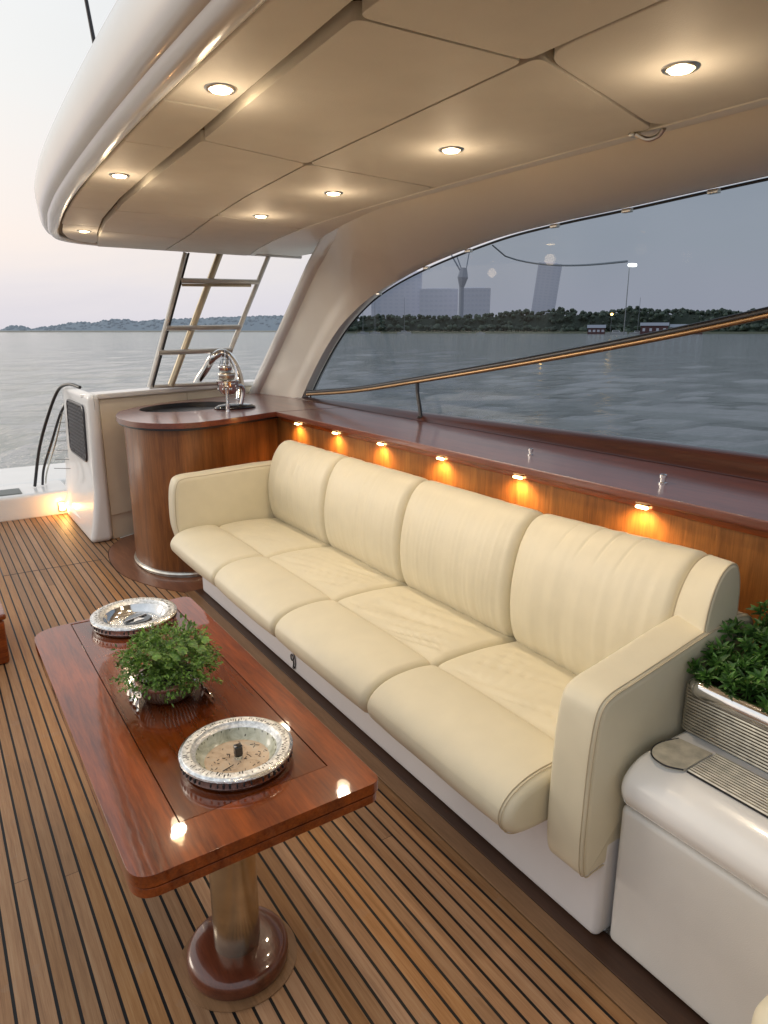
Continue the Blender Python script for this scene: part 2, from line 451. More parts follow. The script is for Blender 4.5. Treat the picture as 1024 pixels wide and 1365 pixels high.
def hazemat(name, c, haze, hz=(.50,.53,.58), sc=.02, veil=0):
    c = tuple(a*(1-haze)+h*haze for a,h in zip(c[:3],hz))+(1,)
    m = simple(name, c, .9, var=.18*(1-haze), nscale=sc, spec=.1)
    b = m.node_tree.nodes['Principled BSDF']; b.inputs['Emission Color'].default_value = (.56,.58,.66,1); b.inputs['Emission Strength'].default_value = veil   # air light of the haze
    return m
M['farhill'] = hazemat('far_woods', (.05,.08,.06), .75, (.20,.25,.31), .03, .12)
M['sand'] = hazemat('shore_sand', (.30,.27,.2), .35, (.45,.45,.45), .05)
M['grass'] = hazemat('shore_grass', (.12,.13,.05), .3, (.3,.3,.3), .05)
M['woods'] = leafmat('shore_woods', (.085,.12,.09,1), (.12,.16,.11,1), (.16,.20,.14,1))
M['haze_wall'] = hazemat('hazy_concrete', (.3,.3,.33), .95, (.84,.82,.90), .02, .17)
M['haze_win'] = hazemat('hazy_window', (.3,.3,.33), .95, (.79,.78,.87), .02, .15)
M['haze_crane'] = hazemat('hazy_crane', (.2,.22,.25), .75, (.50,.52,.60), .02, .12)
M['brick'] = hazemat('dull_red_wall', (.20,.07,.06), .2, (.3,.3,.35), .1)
M['boatwhite'] = simple('boat_white', (.75,.76,.78,1), .4)
M['mast'] = simple('grey_mast', (.30,.32,.34,1), .4, .3)

# ------------------------------------------------------------------ camera
cam = bpy.data.cameras.new('camera'); co = bpy.data.objects.new('camera', cam); col.objects.link(co); scn.camera = co
H = 1.65
co.location = (0,0,H); co.rotation_euler = (R(90)-math.atan(242/920), 0, -R(33.6))
cam.sensor_fit = 'HORIZONTAL'; cam.sensor_width = 36; cam.lens = 36*920/1024
cam.clip_start = .05; cam.clip_end = 20000
cam.dof.use_dof = False

# ------------------------------------------------------------------ world
w = bpy.data.worlds.new('World'); scn.world = w; w.use_nodes = True; nt = w.node_tree; nt.nodes.clear()
SUN_AZ, SUN_EL = R(-42), R(15)          # azimuth from +Y, negative = port side
sd = Vector((math.sin(SUN_AZ)*math.cos(SUN_EL), math.cos(SUN_AZ)*math.cos(SUN_EL), math.sin(SUN_EL)))
sky = N(nt,'ShaderNodeTexSky', sky_type='NISHITA'); sky.sun_disc = False; sky.sun_elevation = SUN_EL; sky.sun_rotation = SUN_AZ
sky.air_density = 1.5; sky.dust_density = 4
tc = N(nt,'ShaderNodeTexCoord'); sp = N(nt,'ShaderNodeSeparateXYZ'); L(nt, tc.outputs['Generated'], sp.inputs[0])
elev = math_(nt,'MAXIMUM', sp.outputs[2], 0.0)
cmap = N(nt,'ShaderNodeMapping'); cmap.inputs['Scale'].default_value = (1,1,3.5); L(nt, tc.outputs['Generated'], cmap.inputs['Vector'])
cn = noi(nt, cmap.outputs[0], 1.7, 6, .58, .7)
el2 = math_(nt,'ADD', elev, math_(nt,'MULTIPLY', math_(nt,'SUBTRACT', cn, .5), .24))
grad = ramp(nt, el2, [(0.0,(.62,.60,.65,1)),(.055,(.70,.66,.68,1)),(.13,(.83,.73,.68,1)),(.28,(.79,.78,.76,1)),(.7,(.80,.83,.86,1))])
grad_r = ramp(nt, el2, [(0.0,(.62,.60,.66,1)),(.10,(.58,.59,.63,1)),(.30,(.50,.53,.57,1)),(.9,(.60,.65,.70,1))])
dt = N(nt,'ShaderNodeVectorMath', operation='DOT_PRODUCT'); L(nt, tc.outputs['Generated'], dt.inputs[0]); dt.inputs[1].default_value = (math.sin(R(-40)), math.cos(R(-40)), 0)
af = ramp(nt, dt.outputs['Value'], [(.0,(0,0,0,1)),(.80,(1,1,1,1))])
gm = mixc(nt, af, grad_r, grad)
cb = N(nt,'ShaderNodeBackground'); L(nt, gm, cb.inputs[0]); cb.inputs[1].default_value = 1.18
nb = N(nt,'ShaderNodeBackground'); L(nt, sky.outputs[0], nb.inputs[0]); nb.inputs[1].default_value = .012
ad = N(nt,'ShaderNodeAddShader'); L(nt, cb.outputs[0], ad.inputs[0]); L(nt, nb.outputs[0], ad.inputs[1])
ow = N(nt,'ShaderNodeOutputWorld'); L(nt, ad.outputs[0], ow.inputs[0])
sl = bpy.data.lights.new('sun','SUN'); sl.energy = .75; sl.angle = R(20); sl.color = (1,.91,.79)
so = bpy.data.objects.new('sun', sl); col.objects.link(so); so.rotation_euler = (-sd).to_track_quat('-Z','Y').to_euler()

# ------------------------------------------------------------------ sea
SEA = -1.0
mb = MB(); rows = []; NA = 300; r = 1.5
while r < 12000:
    row = []
    for k in range(NA):
        a = 2*PI*k/NA; x = r*math.sin(a); y = 3 + r*math.cos(a)
        am = .10*max(0, 1-r/260)
        z = am*(noise.noise(Vector((x*.45,y*.3,1)))+.5*noise.noise(Vector((x*1.1,y*.8,5)))) if am > 0 else 0
        row.append(Vector((x,y,SEA+z)))
    rows.append(row); r *= 1.045 if r < 300 else 1.12
mb.grid(rows, closed_u=True)
s = mb.build('sea', M['sea'], origin=(0,3,SEA), angle=0); fixn(s); s['kind'] = 'structure'

# ------------------------------------------------------------------ deck
poly = [(-2.2,-1.6),(1.247,-1.6)] + [(p.x,p.y) for p in catmull([(1.247,4.222,0),(1.12,4.422,0),(1.0,4.752,0),(.985,5.1,0),(1.05,5.452,0),(1.2,5.72,0)],6)] + [(1.2,5.9),(1.2,6.83),(-2.2,6.83)]
deck = slab(poly, -.05, 0).build('deck', M['deck'], smooth=False); deck['kind'] = 'structure'
# varnished margin around bar and sofa
poly = [(1.247,-1.6),(1.247,4.25),(1.12,4.42),(1.0,4.75),(.985,5.1),(1.05,5.45),(1.2,5.72),(2.8,6.6),(2.8,4.3),(1.312,4.25),(1.312,-1.6)]
poly1 = [(1.251,-1.6),(1.311,-1.6),(1.311,4.22),(1.251,4.22)]
d = slab(poly1, -.05, .003).build('margin_board', M['teakboard'], deck, smooth=False, bevel=.001)
poly2 = [(1.251,4.224),(1.124,4.424),(1.004,4.754),(.989,5.1),(1.054,5.45),(1.204,5.716),(2.8,6.6),(2.8,4.224)]
cvp = [Vector((p.x,p.y)) for p in catmull([(a,b,0) for a,b in poly2[:6]],6)] + [Vector(p) for p in poly2[6:]]
d = slab(cvp, -.05, .002).build('covering_board', M['cover'], deck, smooth=False)
d = MB().box(1.313,1.40,-1.6,4.22,-.04,.005).build('dark_base_strip', M['dark_strip'], deck, smooth=False, bevel=.002)  # dark brown strip along the foot of the sofa base
# deck hatch outline
t = MB(); t.box(.30,.95,5.228,5.234,-.001,.0015).box(.296,.302,5.23,6.4,-.001,.0015)
t.build('hatch_seam', M['rubber'], deck, smooth=False)
# hull sides so that the boat has freeboard
mb = MB(); mb.add([(-2.2,-1.6,-.05),(-2.2,7.4,-.05),(3.3,7.4,-.05),(3.3,-1.6,-.05),(-2.0,-1.6,-1.4),(-2.0,7.2,-1.4),(3.1,7.2,-1.4),(3.1,-1.6,-1.4)],
                  [(0,1,5,4),(1,2,6,5),(2,3,7,6),(3,0,4,7)])
hull = thing('yacht_hull', (.5,3,-1), 'white yacht hull carrying the teak deck and narrow side deck', 'hull')
fixn(mb.build('hull_side', M['gelcoat'], hull, smooth=False))
MB().box(2.95,3.3,-1.6,7.4,-.05,.98).build('side_deck', M['gelcoat'], hull, smooth=True, bevel=.02)

# ------------------------------------------------------------------ sofa
sofa = thing('sofa', (1.7,2.6,0), 'long cream leather sofa of four seats on a white base against the wood panel', 'sofa')
Y = [4.09, 3.34, 2.59, 1.84, 1.115]
# base
def wb(p):
    return p
MB().rbox((1.75,2.57,.167),(.80,3.20,.322),.022,n=4).build('base', M['basewhite'], sofa, angle=0)
# emblem on the base: oval ring with a curled letter
em = MB()
def ev(a,b): return (1.3465, 2.84+a*.75, .074+b*.75)
em.tube([ev(.036*math.cos(t), .058*math.sin(t)) for t in [R(100)+R(190)*k/20 for k in range(21)]], .0028, 6)
em.tube([ev(.012+.018*math.cos(t), .016+.022*math.sin(t)) for t in [2*PI*k/20 for k in range(20)]], .0028, 6, closed=True)
em.tube([ev(-.006,-.004), ev(-.008,-.022), ev(-.002,-.040), ev(-.018,-.050), ev(-.028,-.034)], .0028, 6)
em.build('emblem', M['black'], sofa)

def fold(x, y, sd_):
    """leather creases running along the seat, fanning from the back"""
    w_ = .5*noise.noise(Vector((x*3, y*2.5, sd_+3)))
    a = noise.noise(Vector((x*20 + y*6 + w_*.8, y*1.1, sd_)))
    b = noise.noise(Vector((x*38 + y*13 + w_*1.2, y*1.8, sd_+7)))
    k_ = .45+.8*max(0, noise.noise(Vector((x*2.5, y*2.5, sd_+20)))+.35)
    return (-(1-min(1,abs(a)*3.2))**2*.010 - (1-min(1,abs(b)*3.0))**2*.004)*k_
pad = catmull([(1.425,.425),(1.45,.452),(1.50,.462),(1.65,.462),(1.80,.452),(1.92,.440),(1.94,.40),(1.92,.33),(1.7,.32),(1.47,.32),(1.43,.35)], 9, True)
pad = [(p.x,p.y) for p in [Vector((v[0],v[1],0)) for v in pad]]
bol = catmull([(1.448,.425),(1.44,.462),(1.40,.476),(1.32,.478),(1.24,.468),(1.175,.436),(1.14,.385),(1.142,.325),(1.175,.285),(1.23,.268),(1.33,.268),(1.43,.29),(1.448,.35)], 7, True) if False else None
def cm2(P,k): return [(v.x,v.y) for v in catmull([(a,b,0) for a,b in P], k, True)]
bol = cm2([(1.446,.425),(1.436,.460),(1.39,.474),(1.32,.477),(1.24,.468),(1.175,.442),(1.14,.400),(1.143,.358),(1.172,.326),(1.225,.312),(1.33,.310),(1.43,.318),(1.446,.36)],6)
back = cm2([(1.825,.475),(1.80,.56),(1.795,.68),(1.815,.80),(1.845,.88),(1.89,.940),(1.945,.962),(2.005,.945),(2.04,.89),(2.05,.75),(2.05,.55),(2.02,.455),(1.93,.435),(1.86,.44)],6)
for i in range(4):
    ya, yb = Y[i+1], Y[i]; g = .003
    pw = [.45, 1.25, 1.35, .8][i]
    def wp(v, i=i, ya=ya, yb=yb, pw=pw):
        if v.z > .43:
            m_ = max(0, min(1,(v.z-.43)/.02)); e = min((v.y-ya),(yb-v.y),.12)/.12; e = max(0,e)
            ex = max(0,min(1,(v.x-1.45)/.05))
            v.z += fold(v.x, v.y, i*3.1)*m_*e*pw*ex + .014*m_*(e**.5)*ex*math.sin(max(0,min(1,(v.x-1.42)/.5))*PI)
        return v
    sweep_y(pad, ya+g, yb-g, .03, ny=70, nr=6, warp=wp).build('seat_cushion', M['leather'], sofa, angle=0)
    def wb_(v, i=i, ya=ya, yb=yb):
        e = max(0,min((v.y-ya),(yb-v.y),.25)/.25)
        k = .012*math.sin(e*PI/2)
        d_ = noise.noise(Vector((v.x*5,v.y*3,i)))*.005
        if v.x < 1.3: v.x -= k*.55 + d_
        if v.z > .4: v.z += k*.5 + d_*.5
        return v
    sweep_y(bol, ya+g, yb-g, .030, ny=30, nr=8, warp=wb_).build('seat_bolster', M['leather'], sofa, angle=0)
    def wk(v, i=i, ya=ya, yb=yb):
        e = max(0,min((v.y-ya),(yb-v.y),.2)/.2); t_ = max(0,min(1,(v.z-.5)/.45))
        if v.x < 2.02:
            yy = v.y + .02*noise.noise(Vector((v.y*4, v.z*2, i)))
            pl = math.sin(yy*2*PI/.030+2*noise.noise(Vector((v.y*11,v.z*2,i))))*.00055*(1 if i in (0,1) else (.8 if i == 2 else .15))*(.55+.9*noise.noise(Vector((v.y*6,v.z*3,i+9))))
            pl += noise.noise(Vector((v.x*2, v.y*13, v.z*1.5+i*5)))*.0055*(1.15-.8*t_)
            pl += noise.noise(Vector((v.x*2, v.y*30, v.z*2.2+i*5)))*.0022
            v.x += (pl - .013*math.sin(e*PI/2)*math.sin(max(0,min(1,(v.z-.46)/.5))*PI))*min(1,e*2.5)
            if v.z > .9: v.z -= abs(noise.noise(Vector((v.y*9, 2, i*3))))*.006*e
            if i == 3 and v.z > .86:      # pinched pleats over the top of the last cushion
                for yp in (1.62,1.52,1.43,1.34): v.z -= .0035*math.exp(-((v.y-yp+.25*(v.z-.93))/.005)**2)*min(1,(v.z-.86)/.05); v.x += .002*math.exp(-((v.y-yp+.25*(v.z-.93))/.005)**2)*min(1,(v.z-.86)/.05)
        if i == 3:
            q_ = max(0,min(1,(1.84-v.y)/.72)); v.x -= .045*q_; v.z += .038*q_*max(0,min(1,(v.z-.5)/.4))
        return v
    sweep_y(back, ya+g-(.004 if i==3 else 0), yb-g, .040, ny=150, nr=9, warp=wk).build('back_cushion', M['leather'], sofa, angle=0)
_bs = [Vector(p) for p in bol]
for dy_ in (.012,.022):
    MB().tube([(p[0]-.006 if p[0]<1.3 else p[0], Y[4]+dy_+.012, p[1]+(.002 if p[1]>.4 else 0)) for p in bol if p[0] < 1.43], .0016, 6).build('bolster_seam', M['stitch'], sofa)
# piping around the outer near face of back cushion 4 and bolster 4 (double stitched seam)
def profline(prof, y, off=0, lo=None):
    P = [Vector(p) for p in prof]; m = len(P); out = []
    for i in range(m):
        t_ = (P[(i+1)%m]-P[i-1]).normalized(); n_ = Vector((t_.y,-t_.x))
        area = sum(P[k].x*P[(k+1)%m].y-P[(k+1)%m].x*P[k].y for k in range(m))
        if area < 0: n_ = -n_
        q = P[i]+n_*off
        if lo is None or lo(q): out.append((q.x, y, q.y))
    return out
# near arm
arm = cm2([(1.276,.262),(1.268,.33),(1.268,.45),(1.272,.60),(1.283,.70),(1.300,.745),(1.34,.768),(1.42,.782),(1.55,.805),(1.70,.832),(1.80,.845),(1.90,.85),(1.96,.82),(1.98,.7),(1.98,.45),(1.975,.30),(1.93,.262),(1.75,.252),(1.5,.250),(1.34,.246),(1.295,.240)],5)
def wa(v):
    n_ = noise.noise(Vector((v.x*4,v.y*6,v.z*4)))*.003
    v.y += n_; v.x += n_*.5; return v
a = sweep_y(arm, .970, 1.108, .020, ny=8, nr=5, warp=wa).build('armrest', M['leather'], sofa, angle=0)
for dy in (.0, .010):
    ln = profline(arm, .974+dy, -.004 if dy==0 else .0007)
    MB().tube(ln, .0022 if dy == 0 else .0012, 6, closed=True).build('seam', M['stitch'], a)
arm2 = cm2([(1.20,.42),(1.185,.50),(1.185,.62),(1.20,.735),(1.245,.785),(1.40,.795),(1.60,.805),(1.80,.812),(1.96,.80),(2.0,.70),(2.0,.45),(1.98,.27),(1.8,.25),(1.4,.25),(1.27,.27),(1.225,.34)],5)
a = sweep_y(arm2, 4.092, 4.225, .035, ny=8, nr=6, warp=wa).build('armrest', M['leather'], sofa, angle=0)
MB().tube(profline(arm2, 4.100, -.012), .0022, 6, closed=True).build('seam', M['stitch'], a)
# end block of the back
blk = cm2([(1.765,.60),(1.760,.72),(1.762,.80),(1.785,.893),(1.83,.962),(1.89,.992),(1.945,.985),(1.975,.94),(1.985,.85),(1.985,.6),(1.93,.5),(1.80,.5)],6)
def wblk(v):
    q_ = max(0,min(1,(1.118-v.y)/.138)); rr_ = max(0,min(1,(v.x-1.76)/.2))
    v.x -= q_*(.04+.06*rr_); v.z += q_*.028*max(0,min(1,(v.z-.6)/.3)); return wa(v)
a = sweep_y(blk, .980, 1.118, .018, ny=10, nr=5, warp=wblk).build('back_end_block', M['leather'], sofa, angle=0)
MB().tube([wblk(Vector(p)) for p in profline(blk, .986, -.004)], .0026, 6, closed=True).build('seam', M['stitch'], a)
MB().tube([wblk(Vector(p)) for p in profline(blk, 1.110, -.001)], .0026, 6, closed=True).build('seam', M['stitch'], a)
MB().box(2.02,2.07,1.12,4.2,.30,.86).build('back_frame', M['leather'], sofa, bevel=.02)

# ------------------------------------------------------------------ wood wall + ledge
LZ = 1.07
wall = thing('wood_wall_panel', (2.2,2.7,0), 'glossy brown vertical grain wood panelling running behind the cream sofa', 'wall panel')
ys = [-1.6, -.9,-.3, .3, .9, 1.26, 1.62, 2.02, 2.42, 2.85, 3.25, 3.66, 4.05, 4.45, 4.84]
for k in range(len(ys)-1):
    MB().box(2.20,2.23,ys[k]+.0004,ys[k+1]-.0004,0,LZ-.035).build('panel_board', M['walnut_lit'], wall, smooth=False)
MB().box(2.185,2.199,-1.6,4.66,LZ-.062,LZ-.037).build('shadow_rail', M['mahog'], wall, bevel=.002)

counter = thing('bar_counter', (1.7,5.1,0), 'curved walnut bar counter with dark sink at the far end of the sofa', 'bar counter')
cf = [(1.245,5.30),(1.165,5.08),(1.150,4.88),(1.195,4.68),(1.29,4.545),(1.43,4.475),(1.60,4.505),(1.85,4.605),(2.198,4.76)]
cfc = [Vector((p.x,p.y)) for p in catmull([(a,b,0) for a,b in cf], 8)]
body = cfc + [Vector((2.198,5.2)), Vector((2.198,6.06)), Vector((1.74,5.88)), Vector((1.40,5.62))]
slab(body, .03, LZ-.045).build('cabinet_body', M['walnut'], counter, angle=30)
def outset(P, c, s): return [Vector(c)+(Vector(p)-Vector(c))*s for p in P]
trim = [(p.x-.0, p.y) for p in cfc]
mb = MB()
mb.tube([(p.x,p.y,.022) for p in cfc], .016, 8); mb.build('steel_kick_trim', M['brushed'], counter)
slab(body, .0, .034).build('kick_plinth', M['brushed'], counter)
# counter top with sink hole
top = [(1.215,5.38),(1.125,5.12),(1.105,4.88),(1.150,4.655),(1.26,4.50),(1.42,4.428),(1.62,4.465),(1.87,4.572),(2.10,4.68)]
topc = [Vector((p.x,p.y)) for p in catmull([(a,b,0) for a,b in top], 8)]
outer = topc + [Vector((2.165,4.70)), Vector((2.80,4.70)), Vector((2.80,6.30)), Vector((2.34,6.13)), Vector((1.76,5.885)), Vector((1.40,5.62))]
hole = []
for k in range(40):
    a = 2*PI*k/40; hole.append(Vector((1.745+.395*math.cos(a)*(1 if math.cos(a) > 0 else 1.0), 5.42+.32*math.sin(a)*(1) + .10*math.cos(a))))
slab(outer, LZ-.036, LZ, [hole]).build('worktop', M['mahog_red'], counter, bevel=.010, seg=4)
# dark moulded edge below the top
e2 = [Vector((p.x+.012*(1 if p.x<1.3 else .3), p.y+.012)) for p in topc] + [Vector((2.198,4.735)), Vector((2.198,6.0)), Vector((1.74,5.86)), Vector((1.42,5.60))]
slab(e2, LZ-.052, LZ-.037).build('edge_moulding', M['darkmetal'], counter, bevel=.003)
mb = MB(); rws = []
for (s_, z) in ((1.0,LZ-.002),(.985,LZ-.03),(.96,LZ-.08),(.9,LZ-.16),(.75,LZ-.2),(.3,LZ-.21),(.02,LZ-.21)):
    c_ = Vector((1.745,5.42)); rws.append([Vector(((c_+(p-c_)*s_).x, (c_+(p-c_)*s_).y, z)) for p in hole])
mb.grid(rws, closed_u=True); fixn(mb.build('sink_basin', simple('dark_basin',(.012,.008,.007,1),.35), counter, angle=0))
# ledge
ledge = thing('side_ledge', (2.5,2,LZ), 'wide polished reddish mahogany shelf under the tinted side window', 'ledge')
slab([(2.165,-1.6),(2.80,-1.6),(2.80,4.697),(2.165,4.697)], LZ-.036, LZ-.0005).build('shelf_board', M['mahog_red'], ledge, bevel=.010, seg=4)
cz = [(-1.6,.085),(1.43,.085),(2.26,.070),(3.75,.040),(5.0,.022),(5.55,.012)]
mb = MB(); rws = []
for y, h in cz:
    rws.append([Vector((2.735,y,LZ+.0015)),Vector((2.745,y,LZ+.006)),Vector((2.775,y,LZ+h*.55)),Vector((2.80,y,LZ+h*.92)),Vector((2.815,y,LZ+h)),Vector((2.86,y,LZ+h)),Vector((2.87,y,LZ-.04))])
mb.grid(rws); fixn(mb.build('window_sill', wood('dark_sill_mahogany', (.035,.010,.006,1), (.11,.030,.016,1), 'y', .5, .35, .5, coat_r=.15, big=.1), ledge, angle=50))
mb = MB(); mb.box(2.818,2.85,-1.6,5.5,LZ+.0, LZ+.01)
# studs
for (x,y,r_,h_,nm) in ((2.405,2.345,.011,.032,'small polished stud on the ledge nearer the rail post'),(2.375,1.60,.014,.036,'larger polished stud on the ledge nearest the potted planter')):
    st = thing('deck_stud', (x,y,LZ), nm, 'stud', 'chrome studs on the ledge')
    MB().lathe([(r_*1.25,0),(r_*1.25,.004),(r_*.8,.006),(r_*.8,h_*.62),(r_*1.05,h_*.66),(r_*1.05,h_*.95),(r_*.9,h_)],(x,y,LZ),24).build('stud_body', M['chrome'], st, angle=30)
    MB().lathe([(r_*.3,h_),(r_*.3,h_+.001)],(x,y,LZ),12).build('stud_slot', M['rubber'], st)
# under ledge lights
WL = [(4.38,'farthest small amber light under the ledge, beside the bar'),(3.84,'second amber ledge light from the bar'),(3.31,'third amber ledge light from the bar'),
      (2.75,'fourth amber ledge light from the bar'),(2.19,'amber ledge light above the joint of the two nearest back cushions'),(1.54,'nearest amber ledge light, above the last back cushion')]
for y, lb in WL:
    t = thing('ledge_light', (2.172,y,LZ-.05), lb, 'light', 'amber lights under the ledge')
    MB().rbox((2.178,y,LZ-.043),(.018,.056,.012),.004,n=3).build('housing', M['brass'], t, angle=0)
    MB().rbox((2.174,y,LZ-.056),(.016,.050,.010),.004,n=2).build('lens', M['lamps'], t, angle=0)
    sp_ = bpy.data.lights.new('ledge_spot','SPOT'); sp_.energy = 6.5; sp_.spot_size = R(160); sp_.spot_blend = .8; sp_.shadow_soft_size = .012; sp_.color = (1,.56,.2)
    so_ = bpy.data.objects.new('ledge_spot', sp_); col.objects.link(so_); so_.parent = t; so_.location = (-.030,0,-.020); so_.rotation_euler = (0, R(-12), 0)

# ------------------------------------------------------------------ side arch (moulded pillar and window surround)
arch = thing('window_arch', (2.8,3,1.07), 'moulded cream pillar sweeping up into the arched surround of the side window', 'window frame')
# inner edge of the arch (x=2.80): list (y,z) from forward to foot; outer edge O (x,y,z)
I = [(-1.6,2.26),(0,2.245),(1.0,2.228),(1.576,2.217),(2.238,2.190),(2.7,2.173),(3.153,2.138),(3.794,2.036),(4.33,1.901),(4.70,1.735),(5.0,1.536),(5.28,1.29),(5.50,1.065)]
O = [(2.25,-1.6,2.30),(2.25,0,2.30),(2.22,1.0,2.30),(2.19,1.6,2.30),(2.165,2.2,2.30),(2.175,2.75,2.30),(2.19,3.3,2.30),(2.33,3.95,2.30),(2.50,4.45,2.30),(2.66,4.84,2.27),(2.70,5.12,2.13),(2.70,5.50,1.80),(2.68,6.34,1.062)]
Ic = catmull([(2.80,a,b) for a,b in I], 8); Oc = catmull(O, 8)
Xc = catmull([(p[0],0,0) for p in O],8)
rws = []
for k,(i_, o_) in enumerate(zip(Ic, Oc)):
    t_ = k/(len(Ic)-1)
    # bulge direction: towards the cockpit and down
    d_ = (i_-o_); ln = d_.length
    n_ = Vector((0,1,0)).cross(d_).normalized() if t_ < .55 else Vector((-1,0,0))
    if n_.z > 0 and t_ < .55: n_ = -n_
    if t_ < .75: nn = Vector((-.75,0,-.66)).lerp(Vector((-1,0,0)), max(0,(t_-.35)/.4))
    else: nn = Vector((-1,0,0))
    row = []
    bul = .085*(1-t_)+.02*t_
    row.append(o_ + Vector((.03,0,.05)) if t_ < .66 else o_ + Vector((.14,.03,.01)))
    for q in range(0, 13):
        s_ = q/12
        b_ = math.sin(s_*PI)**.8*bul if 0 < s_ < 1 else 0
        if t_ > .66:                              # pillar: raised rim on the outer side
            g_ = min(1,(t_-.66)/.1)
            rim = .008 if s_ < .17 else 0
            b_ = b_*(1-g_*.75) + rim*g_ + (.022*g_*max(0,min(1,(s_-.78)/.05)))
        row.append(o_ + d_*s_ + nn*b_)
    row.append(i_ + Vector((.006,0,0)) + Vector((0,.006,.004))*(.6))
    row.append(i_ + Vector((.05,.0,.02)))
    row.append(i_ + Vector((.11,.0,.045)))
    rws.append(row)
mb = MB(); mb.grid(rws); o = mb.build('surround', M['gelwarm'], arch, angle=55); fixn(o)
# outer skin
rws = []
for k,(i_, o_) in enumerate(zip(Ic, Oc)):
    t_ = k/(len(Ic)-1)
    b = o_ + (Vector((.03,0,.05)) if t_ < .66 else Vector((.14,.03,.01)))
    rws.append([b, Vector((2.93, b.y*.6+i_.y*.4, b.z*.6+i_.z*.4+.02)), i_+Vector((.11,0,.045))])
mb = MB(); mb.grid(rws); o = mb.build('outer_skin', M['gelcoat'], arch, angle=55); fixn(o)
# black glazing gasket
MB().tube([v+Vector((.066,.004,.004)) for v in Ic], .006, 8).build('gasket', M['rubber'], arch)
# raised white rim down the outer edge of the pillar
rws = []
for k,(i_, o_) in enumerate(zip(Ic, Oc)):
    t_ = k/(len(Ic)-1)
    if t_ < .60: continue
    d_ = i_-o_; w_ = min(1,(t_-.60)/.12)
    rws.append([o_ + d_*a_ + Vector((-b_*w_-.004,0,0)) for a_,b_ in ((-.02,.0),(-.02,.022),(.0,.038),(.05,.046),(.11,.044),(.145,.036),(.165,.018),(.17,.0))])
mb = MB(); mb.grid(rws); fixn(mb.build('pillar_rim', M['gelcoat'], arch, angle=0))
# clips under the arch edge
for y_ in (4.30,3.74,3.33,2.66,2.22,1.80):
    # find the arch edge height at y_
    z_ = None
    for a,b in zip(Ic[:-1],Ic[1:]):
        if a.y <= y_ <= b.y: z_ = a.z+(b.z-a.z)*(y_-a.y)/(b.y-a.y)
    MB().rbox((2.812,y_,z_-.010),(.026,.05,.018),.005,n=3).build('curtain_clip', M['brushed'], arch, angle=0)
# glass
pts = [(2.862,p.y,p.z+.012) for p in Ic if p.z > 1.07]
g = MB(); bmv = [(2.862,5.52,LZ+.0)]+[]
row_t = pts; row_b = [(2.862,p[1],LZ+.003) for p in pts]
g.grid([row_b,row_t]); g.build('glass_pane', M['glass'], arch, smooth=False)

# handrail on the ledge in front of the window
rail = thing('hand_rail', (2.8,3.76,LZ), 'long dark and bronze handrail rising diagonally across the side window', 'handrail')
rp = catmull([(2.80,5.40,1.13),(2.80,4.6,1.215),(2.80,3.78,1.337),(2.80,2.81,1.490),(2.80,2.054,1.618),(2.80,1.506,1.722),(2.80,.9,1.85),(2.80,.3,1.97)],10)
MB().tube(rp, .019, 14).build('rail_tube', M['darkmetal'], rail)
MB().tube([p+Vector((-.012,0,-.017)) for p in rp], .0125, 12).build('rail_trim', M['brass'], rail)
MB().tube(catmull([(2.795,3.80,1.325),(2.79,3.79,1.24),(2.78,3.75,1.15),(2.775,3.73,LZ+.02)],6), .013, 12).build('stanchion', M['darkmetal'], rail)
MB().lathe([(.024,0),(.024,.006),(.015,.014)],(2.772,3.73,LZ+.012),24).build('foot_flange', M['darkmetal'], rail)

# ------------------------------------------------------------------ hardtop roof
roof = thing('hardtop_roof', (1.8,2.5,2.3), 'white hardtop roof with beige padded ceiling panels over the cockpit', 'roof')
edge = [(.686,-1.6),(.686,0),(.686,1.5),(.694,2.3),(.722,3.1),(.762,3.84),(.81,4.4),(.868,4.92),(.93,5.38),(1.03,5.72),(1.27,5.90),(1.79,5.945),(2.40,5.92),(3.05,5.93)]
ec = catmull([(a,b,0) for a,b in edge], 8)
prof = [(0.0,2.302),(.003,2.290),(.014,2.275),(.034,2.265),(.056,2.266),(.072,2.276),(.080,2.290),(.083,2.298),(.088,2.299),(.102,2.303),(.116,2.318),(.128,2.350),(.136,2.395),(.136,2.43),(.128,2.47),(.095,2.52),(.01,2.565),(-.3,2.66),(-.8,2.70)]
rws = []
for i_, p in enumerate(ec):
    a = ec[max(0,i_-1)]; b = ec[min(len(ec)-1,i_+1)]; t_ = (b-a).normalized(); n_ = Vector((-t_.y, t_.x, 0))
    fl = max(0, min(1, (p.y-4.6)/1.2))                # thinner rim at the aft end
    row = []
    for (d_, z) in prof:
        dd = d_*(1-.45*fl); zz = z if z < 2.3 else 2.3+(z-2.3)*(1-.75*fl)
        q = p + n_*dd; row.append(Vector((q.x,q.y,zz if z >= 2.29 else 2.3-(2.3-z)*(1-.4*fl))))
    rws.append(row)
mb = MB(); mb.grid(rws); o = fixn(mb.build('roof_shell', M['gelcoat'], roof, angle=42))
# roof top skin
topz = 2.45
mb = MB(); rws=[]
for row in rws: pass
pol = [(p.x+.25, p.y-.02) for p in ec] + [(3.02,-1.6)]
slab([(.95,-1.6),(3.0,-1.6),(3.0,5.6),(1.3,5.6),(1.0,5.0),(.95,4)][::1], 2.36, 2.40).build('roof_deck', M['gelcoat'], roof)
# ceiling backing
back_poly = [(p.x, p.y) for p in ec] + [(3.05,-1.6)]
slab(back_poly, 2.306, 2.33).build('ceiling_backing', M['headliner_gap'], roof, smooth=False)
